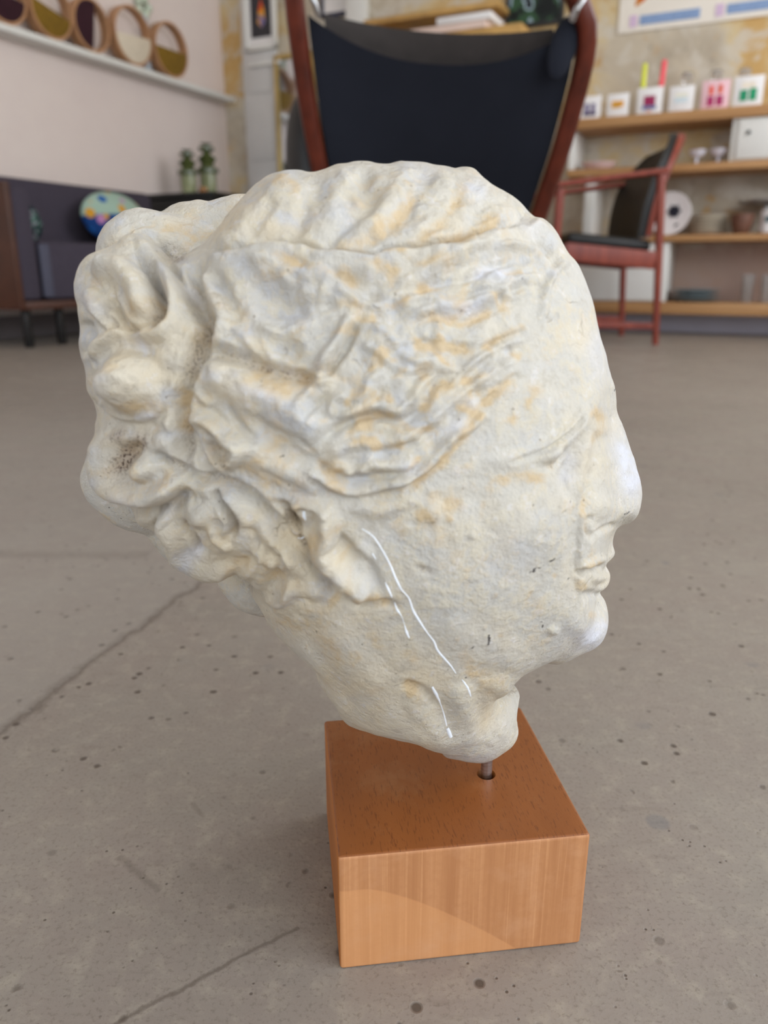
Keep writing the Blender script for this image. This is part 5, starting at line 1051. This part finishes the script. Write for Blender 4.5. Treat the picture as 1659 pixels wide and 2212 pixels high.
def plates(px, zb, n, r0, dz, m, nm, lb, grp, yy=YS + .13, pyb=500):
    a = on_y(px, pyb, yy); p = None
    for k in range(n):
        r_ = r0 * (1 - .02 * (k % 3))
        o = rfix(lathe_obj(nm, [(r_ * .55, 0), (r_ * .6, .003), (r_ * .98, .012), (r_, .015), (r_ * .97, .015), (r_ * .58, .006), (0, .005)], m, None, (a.x, yy, zb + .0005 + k * dz), 36))
        pos = 'topmost' if k == n - 1 else ('lowest' if k == 0 else '%s from the bottom' % ['', 'second', 'third', 'fourth', 'fifth', 'sixth'][k])
        tag(o, lb + ', ' + pos, 'plate', grp)
M_CREAM = plain('cream_glaze', srgb(216, 208, 192), .35, .08, 20); M_BLUG = plain('blue_grey_glaze', srgb(152, 166, 170), .35, .1, 20)
plates(1528, z3, 6, .092, .0152, M_CREAM, 'cream_plate', 'cream plate in the stack on the third board', 'stack of cream plates')
plates(1500, z4, 4, .115, .0152, M_BLUG, 'blue_grey_plate', 'blue grey plate in the stack on the lowest board', 'stack of blue grey plates', pyb=650)
a = on_y(1650, 500, YS + .14); h = on_y(1640, 436, YS + .14).z - z3
cs_ = rthing('cake_stand', (a.x, YS + .14, z3 + .0005), 'dark topped cake stand at the right edge of the third board', 'cake stand')
lathe_obj('foot', [(.05, 0), (.05, .006), (.016, .02), (.012, h - .02), (.03, h - .012)], M_STEEL, cs_, (0, 0, 0), 24); lathe_obj('tray', [(.03, h - .012), (.125, h - .008), (.13, h + .003), (.125, h), (0, h - .002)], M_STEEL, cs_, (0, 0, 0), 40)
a = on_y(1600, 500, YS + .03)
tag(rfix(lathe_obj('brown_bowl', [(.03, 0), (.034, .004), (.048, .05), (.05, .085), (.046, .085), (.042, .05), (0, .012)], plain('brown_stoneware', srgb(110, 74, 58), .5, .15, 30), None, (a.x, YS + .045, z3 + .0005), 28)), 'brown stoneware cup in front of the cake stand', 'cup')
a = on_y(1658, 500, YS + .02)
mg = rthing('white_mug', (a.x, YS + .045, z3 + .0005), 'white mug with a dark teal spot, cropped by the right edge', 'mug')
lathe_obj('mug_body', [(.03, 0), (.037, .004), (.04, .10), (.036, .10), (.034, .01), (0, .008)], M_PORC, mg, (0, 0, 0), 28)
lathe_obj('painted_spot', [(0, .0), (.014, 0), (.014, .0015), (0, .0015)], plain('teal_glaze', srgb(20, 60, 64), .3, .1, 30), mg, (-.004, -.0385, .06), 16, Matrix.Rotation(R(90), 3, 'X'))
bm = bmesh.new(); add_sweep(bm, [Vector((.036 + .026 * math.sin(math.pi * k / 10), 0, .022 + .056 * (1 - math.cos(math.pi * k / 10)) / 2)) for k in range(11)], circ(.005, n=8), up=(0, 1, 0)); from_bm('handle', bm, M_PORC, mg, smooth=True)
a = on_y(1232, 503, YS + .1); tag(rfix(lathe_obj('small_grey_bowl', [(.018, 0), (.020, .002), (.030, .024), (.028, .024), (.018, .005), (0, .004)], M_BLUG, None, (xl_ + .036, YS + .1, z3 + .002), 24)), 'small grey bowl at the left end of the third board', 'bowl')
for px, lb in ((1610, 'tall clear tumbler on the lowest board'), (1652, 'tall clear tumbler on the lowest board, cropped at the right edge')):
    a = on_y(px, 652, YS + .09); tag(rfix(lathe_obj('clear_tumbler', [(.022, 0), (.024, .004), (.03, .13), (.0285, .13), (.0225, .01), (0, .008)], M_CLR, None, (a.x, YS + .09, z4 + .0005), 24)), lb, 'glass', 'clear tumblers')

# ============================================================ DANISH ARMCHAIR (faces left)
M_TEAK = NT('red_teak', .38, .45); v = M_TEAK.coords(scale=(30, 30, 6)); M_TEAK.base(M_TEAK.ramp(M_TEAK.noise(v, 1., 4), [(.3, srgb(112, 44, 32)), (.7, srgb(142, 64, 46))])); M_TEAK = M_TEAK.m
M_LEA = plain('black_leather', srgb(22, 20, 19), .55, .25, 60, bump=.2)
def wpt(px, py, wy):
    """world point on the plane y = wy"""
    X = (px - 829.5) / 1661; Y = -(py - 1106) / 1661; r = Vector((X, math.cos(PIT) + Y * math.sin(PIT), -math.sin(PIT) + Y * math.cos(PIT)))
    return Vector((0, 0, .30)) + r * (wy / r.y)
NY, FY = 3.34, 3.83
ac = thing('wooden_armchair', (1.0, 3.58, 0), 0, 'reddish teak armchair with black leather seat and back, in front of the shelves', 'chair')
AO = Vector((1.0, 3.58, 0))
def part(nm, pts, sec, m=None, up=(0, 1, 0)):
    bm = bmesh.new(); add_sweep(bm, spline([p - AO for p in pts], .03), sec, up); return from_bm(nm, bm, m or M_TEAK, ac, auto=50)
def at_y(p, y): return Vector((p.x, y, p.z))
armR, armF = wpt(1430, 371, NY), wpt(1200, 402, NY)
footR = wpt(1415, 745, NY); footR.z = 0; kneeR = wpt(1424, 520, NY); railR = wpt(1414, 563, NY); railF = wpt(1222, 543, NY)
topR = wpt(1428, 376, NY)
for y in (NY, FY):
    part('leg', [at_y(topR, y), at_y(kneeR, y), at_y(footR, y)], lambda t: [(a * (1 - .3 * t), b * (1 - .3 * t)) for a, b in circ(.019, n=12)(0)])
    ff = Vector((armF.x + .02, y, 0)); part('leg', [Vector((armF.x + .02, y, armF.z - .01)), Vector((armF.x + .015, y, .3)), ff], lambda t: [(a * (1 - .3 * t), b * (1 - .3 * t)) for a, b in circ(.018, n=12)(0)])
    part('armrest', [at_y(armF, y) + Vector((-.02, 0, 0)), at_y((armF + armR) / 2, y) + Vector((0, 0, .003)), at_y(armR, y) + Vector((.02, 0, .004))], rrect(.05, .022, .45), up=(0, 0, 1))
    part('seat_rail', [at_y(railF, y), at_y(railR, y)], rrect(.022, .07, .2), up=(0, 0, 1))
sr = wpt(1400, 705, NY).z
for y in (NY, FY): part('stretcher', [Vector((armF.x + .02, y, sr + .01)), Vector((footR.x + .004, y, sr))], rrect(.014, .028, .3), up=(0, 0, 1))
part('seat_rail', [Vector((railR.x, NY, railR.z)), Vector((railR.x, FY, railR.z))], rrect(.02, .06, .2), up=(0, 0, 1)); part('seat_rail', [Vector((railF.x, NY, railF.z)), Vector((railF.x, FY, railF.z))], rrect(.02, .06, .2), up=(0, 0, 1))
bm = bmesh.new(); add_box(bm, (0, 0, 0), ((railR - railF).length - .02, FY - NY - .05, .05), Matrix.Rotation(math.atan2(railF.z - railR.z, railR.x - railF.x), 3, 'Y'), .02, 3)
se = from_bm('seat_cushion', bm, M_LEA, ac, auto=60); se.location = Vector(((railF.x + railR.x) / 2, (NY + FY) / 2, (railF.z + railR.z) / 2 + .055)) - AO
# curved back: leather panel in a wooden edge
bt, bb = wpt(1432, 300, (NY + FY) / 2), wpt(1352, 515, (NY + FY) / 2)
def backsheet(nm, m, th, inset, off):
    bm = bmesh.new(); nu, nvv = 14, 18; g = [[], []]
    for s_ in (0, 1):
        for j in range(nvv + 1):
            v_ = j / nvv; row = []
            p = bb.lerp(bt, v_); belly = math.sin(v_ * math.pi) * -.03
            hw = (.235 + .02 * math.sin(v_ * 3)) * (1 if v_ < .55 else math.sqrt(max(.02, 1 - ((v_ - .55) / .47) ** 2)) * .55 + .45) - inset
            for i in range(nu + 1):
                u_ = 2 * i / nu - 1
                row.append(bm.verts.new(Vector((p.x + belly + off + (.05 * (1 - u_ * u_)) + (th if s_ else 0), p.y + hw * u_, p.z - .05 * max(0., v_ - .5) * 2 * ((u_ + 1) / 2) ** 1.3)) - AO))
            g[s_].append(row)
    for s_ in (0, 1):
        for j in range(nvv):
            for i in range(nu):
                q = (g[s_][j][i], g[s_][j][i + 1], g[s_][j + 1][i + 1], g[s_][j + 1][i]); bm.faces.new(q if s_ else q[::-1])
    for j in range(nvv):
        for i in (0, nu): bm.faces.new((g[0][j][i], g[0][j + 1][i], g[1][j + 1][i], g[1][j][i]))
    for i in range(nu):
        for j in (0, nvv): bm.faces.new((g[0][j][i], g[0][j][i + 1], g[1][j][i + 1], g[1][j][i]))
    bmesh.ops.recalc_face_normals(bm, faces=bm.faces); return from_bm(nm, bm, m, ac, auto=60)
backsheet('back_shell', M_TEAK, .022, 0, .012); backsheet('back_pad', M_LEA, .03, .008, -.02)

# ============================================================ BLACK SLING CHAIR (back towards the viewer)
fc = thing('sling_lounge_chair', (.12, 1.75, 0), 0, 'lounge chair with bent reddish wood frame and black canvas sling, seen from behind', 'chair')
FO = Vector((.12, 1.75, 0))
M_ROSE = NT('polished_rosewood', .3, .4); v = M_ROSE.coords(scale=(40, 40, 5)); M_ROSE.base(M_ROSE.ramp(M_ROSE.noise(v, 1., 5, .6), [(.3, srgb(70, 25, 14)), (.7, srgb(102, 42, 26))])); M_ROSE = M_ROSE.m
M_CANV = NT('black_canvas', .88, .2); v = M_CANV.coords(); nn_ = M_CANV.noise(v, 260, 3); M_CANV.base(M_CANV.ramp(M_CANV.noise(v, 3, 3), [(.3, srgb(24, 26, 34)), (.7, srgb(32, 34, 43))])); M_CANV.bump(nn_, .3, .001); M_CANV = M_CANV.m
M_TAUPE = plain('taupe_leather', srgb(62, 55, 52), .6, .15, 30, bump=.2)
def fpart(nm, pts, sec, m, up=(0, 1, 0), sm=50):
    bm = bmesh.new(); add_sweep(bm, spline([p - FO for p in pts], .03), sec, up); return from_bm(nm, bm, m, fc, auto=sm)
LP = [wpt(628, -110, 1.60), wpt(634, -30, 1.62), wpt(640, 40, 1.64), wpt(650, 120, 1.67), wpt(666, 230, 1.71), wpt(690, 362, 1.77), wpt(712, 480, 1.84), wpt(735, 600, 1.93)]
RP = [wpt(1205, -60, 1.60), wpt(1243, -12, 1.61), wpt(1266, 50, 1.63), wpt(1262, 130, 1.66), wpt(1238, 230, 1.70), wpt(1206, 340, 1.75), wpt(1168, 450, 1.82), wpt(1130, 570, 1.90)]
LP += [Vector((LP[-1].x + .02, 2.02, .16)), Vector((LP[-1].x + .0, 2.10, .03))]
RP += [Vector((RP[-1].x - .02, 2.00, .16)), Vector((RP[-1].x + .0, 2.08, .03))]
fpart('frame_post', LP, rrect(.036, .044, .35), M_ROSE); fpart('frame_post', RP, rrect(.036, .044, .35), M_ROSE)
# runner feet and cross rails
for P in (LP, RP):
    b_ = P[-1]; fpart('runner', [Vector((b_.x, 1.82, .016)), Vector((b_.x, 2.5, .016))], rrect(.04, .03, .3), M_ROSE, (0, 0, 1)); fpart('front_post', [Vector((b_.x, 2.42, .02)), Vector((b_.x, 2.36, .38))], rrect(.045, .03, .3), M_ROSE)
fpart('cross_rail', [Vector((LP[-3].x, LP[-3].y + .02, LP[-3].z)), Vector((RP[-3].x, RP[-3].y + .02, RP[-3].z))], circ(.016), M_ROSE, (0, 0, 1)); fpart('cross_rail', [Vector((LP[-1].x, 2.36, .36)), Vector((RP[-1].x, 2.36, .36))], circ(.016), M_ROSE, (0, 0, 1))
# sling: grid between the posts, sagging top hem
def edge(P, z):
    for a, b in zip(P[:-1], P[1:]):
        if (a.z - z) * (b.z - z) <= 0 and abs(a.z - b.z) > 1e-6: return a.lerp(b, (z - a.z) / (b.z - a.z))
    return P[0] if z > P[0].z else P[-1]
LS, RS_ = spline(LP, .02), spline(RP, .02)
zl0, zr0_ = wpt(680, 32, 1.64).z, wpt(1238, 66, 1.64).z
def sling(nm, m, topL, topR_, sag, zbot, depth, th, inset, off, thick=.006):
    bm = bmesh.new(); nu, nw = 36, 30; G = [[], []]
    for s_ in (0, 1):
        for j in range(nw + 1):
            row = []
            for i in range(nu + 1):
                u = i / nu; zt = topL * (1 - u) + topR_ * u - sag * (1 - abs(2 * u - 1) ** 2.4); z = zt + (zbot - zt) * j / nw
                a, b = edge(LS, topL + (zbot - topL) * j / nw), edge(RS_, topR_ + (zbot - topR_) * j / nw)
                x0, x1 = a.x + inset, b.x - inset; yv = a.y * (1 - u) + b.y * u + off + depth * math.sin(math.pi * u) * math.sin(math.pi * (.25 + .6 * j / nw))
                if s_: yv += thick
                row.append(bm.verts.new(Vector((x0 * (1 - u) + x1 * u, yv, z)) - FO))
            G[s_].append(row)
    for s_ in (0, 1):
        for j in range(nw):
            for i in range(nu):
                q = (G[s_][j][i], G[s_][j][i + 1], G[s_][j + 1][i + 1], G[s_][j + 1][i]); bm.faces.new(q)
    for j in range(nw):
        for i in (0, nu): bm.faces.new((G[0][j][i], G[0][j + 1][i], G[1][j + 1][i], G[1][j][i]))
    for i in range(nu):
        for j in (0, nw): bm.faces.new((G[0][j][i], G[0][j][i + 1], G[1][j][i + 1], G[1][j][i]))
    bmesh.ops.recalc_face_normals(bm, faces=bm.faces); return from_bm(nm, bm, m, fc, auto=60)
sling('canvas_sling', M_CANV, zl0, zr0_, .062, .30, .05, 0, .022, .0)
ztc = wpt(950, 62, 1.72).z
sling('leather_cushion', M_TAUPE, zl0 + .012, zr0_ + .012, .010, .36, .05, 0, .05, .045, .09)
# cushion wing that shows outside the left post, cloth ties
bm = bmesh.new(); bmesh.ops.create_uvsphere(bm, u_segments=24, v_segments=16, radius=1)
for v in bm.verts: v.co = Vector((v.co.x * .055, v.co.y * .10, v.co.z * .16))
wg = from_bm('cushion_wing', bm, M_LEA, fc, smooth=True); c_ = wpt(668, 330, 1.86); wg.location = Vector((c_.x + .005, 1.86, c_.z - .04)) - FO; wg.rotation_euler = (0, R(-4), 0)
bm = bmesh.new(); bmesh.ops.create_uvsphere(bm, u_segments=20, v_segments=14, radius=1)
for v in bm.verts: v.co = Vector((v.co.x * .026, v.co.y * .016, v.co.z * .055))
ty_ = from_bm('canvas_loop', bm, M_CANV, fc, smooth=True); c_ = wpt(1215, 105, 1.64); ty_.location = c_ - FO; ty_.rotation_euler = (0, R(14), 0)
fpart('steel_hook', [wpt(1236, 44, 1.60), wpt(1245, 22, 1.585), wpt(1262, -6, 1.60)], circ(.006, n=8), M_STEEL); fpart('steel_hook', [wpt(688, 34, 1.62), wpt(680, 8, 1.60), wpt(670, -12, 1.60)], circ(.005, n=8), M_STEEL)
def sun(d, s, a, c):
    l = bpy.data.lights.new('sun', 'SUN'); l.energy = s; l.angle = R(a); l.color = c; o = bpy.data.objects.new('sun', l); COL.objects.link(o)
    o.rotation_euler = Vector(d).to_track_quat('Z', 'Y').to_euler(); return o
def opening_light(loc, size, e, c, rot):
    l = bpy.data.lights.new('window_and_fill_light', 'AREA'); l.shape = 'RECTANGLE'; l.size, l.size_y = size; l.energy = e; l.color = c
    o = bpy.data.objects.new('window_and_fill_light', l); COL.objects.link(o); o.location = loc; o.rotation_euler = rot; return o
# daylight through the shop window in the right wall (area light filling the opening, facing in)
d_ = RM @ Vector((-1, 0, -.12)); opening_light(W(XR - .04, (WY0 + WY1) / 2, (WZ0 + WZ1) / 2), (WY1 - WY0, WZ1 - WZ0), 33, (.93, .97, 1.), (-d_).to_track_quat('Z', 'Y').to_euler())
opening_light(W(XR - .04, (W2Y0 + W2Y1) / 2, (W2Z0 + W2Z1) / 2), (W2Y1 - W2Y0, W2Z1 - W2Z0), 40, (.97, .98, 1.), (-(RM @ Vector((-1, 0, 0)))).to_track_quat('Z', 'Y').to_euler())  # added fill lamp in the second opening, brightens the left and back walls
WORLD_S = 2.4
# ============================================================ CAMERA, LIGHT
cam = bpy.data.cameras.new('camera'); co_ = bpy.data.objects.new('camera', cam); COL.objects.link(co_); SC.camera = co_
co_.location = (0, 0, .30); co_.rotation_euler = (R(90 - 17.4), 0, 0)
cam.sensor_fit = 'VERTICAL'; cam.sensor_height = 5.6; cam.lens = 5.6 * 1661 / 2212; cam.clip_start = .02
cam.dof.use_dof = True; cam.dof.focus_distance = .345; cam.dof.aperture_fstop = cam.lens / 3.2
w = bpy.data.worlds.new('world'); SC.world = w; w.use_nodes = True
nt = w.node_tree; bg = nt.nodes['Background']
tcw = nt.nodes.new('ShaderNodeTexCoord'); sp = nt.nodes.new('ShaderNodeSeparateXYZ'); nt.links.new(tcw.outputs['Generated'], sp.inputs[0])
rp = nt.nodes.new('ShaderNodeValToRGB'); nt.links.new(sp.outputs[2], rp.inputs['Fac'])
e = rp.color_ramp.elements; e[0].position = .0; e[0].color = (.66, .72, .78, 1); e[1].position = .3; e[1].color = (.80, .90, 1.02, 1)
nt.links.new(rp.outputs['Color'], bg.inputs['Color']); bg.inputs['Strength'].default_value = WORLD_S
SC.view_settings.view_transform = 'Standard'; SC.view_settings.look = 'None'; SC.view_settings.exposure = EXPO; SC.view_settings.gamma = 1; SC.view_settings.use_curve_mapping = False
SC.cycles.max_bounces = 8; SC.cycles.diffuse_bounces = 5
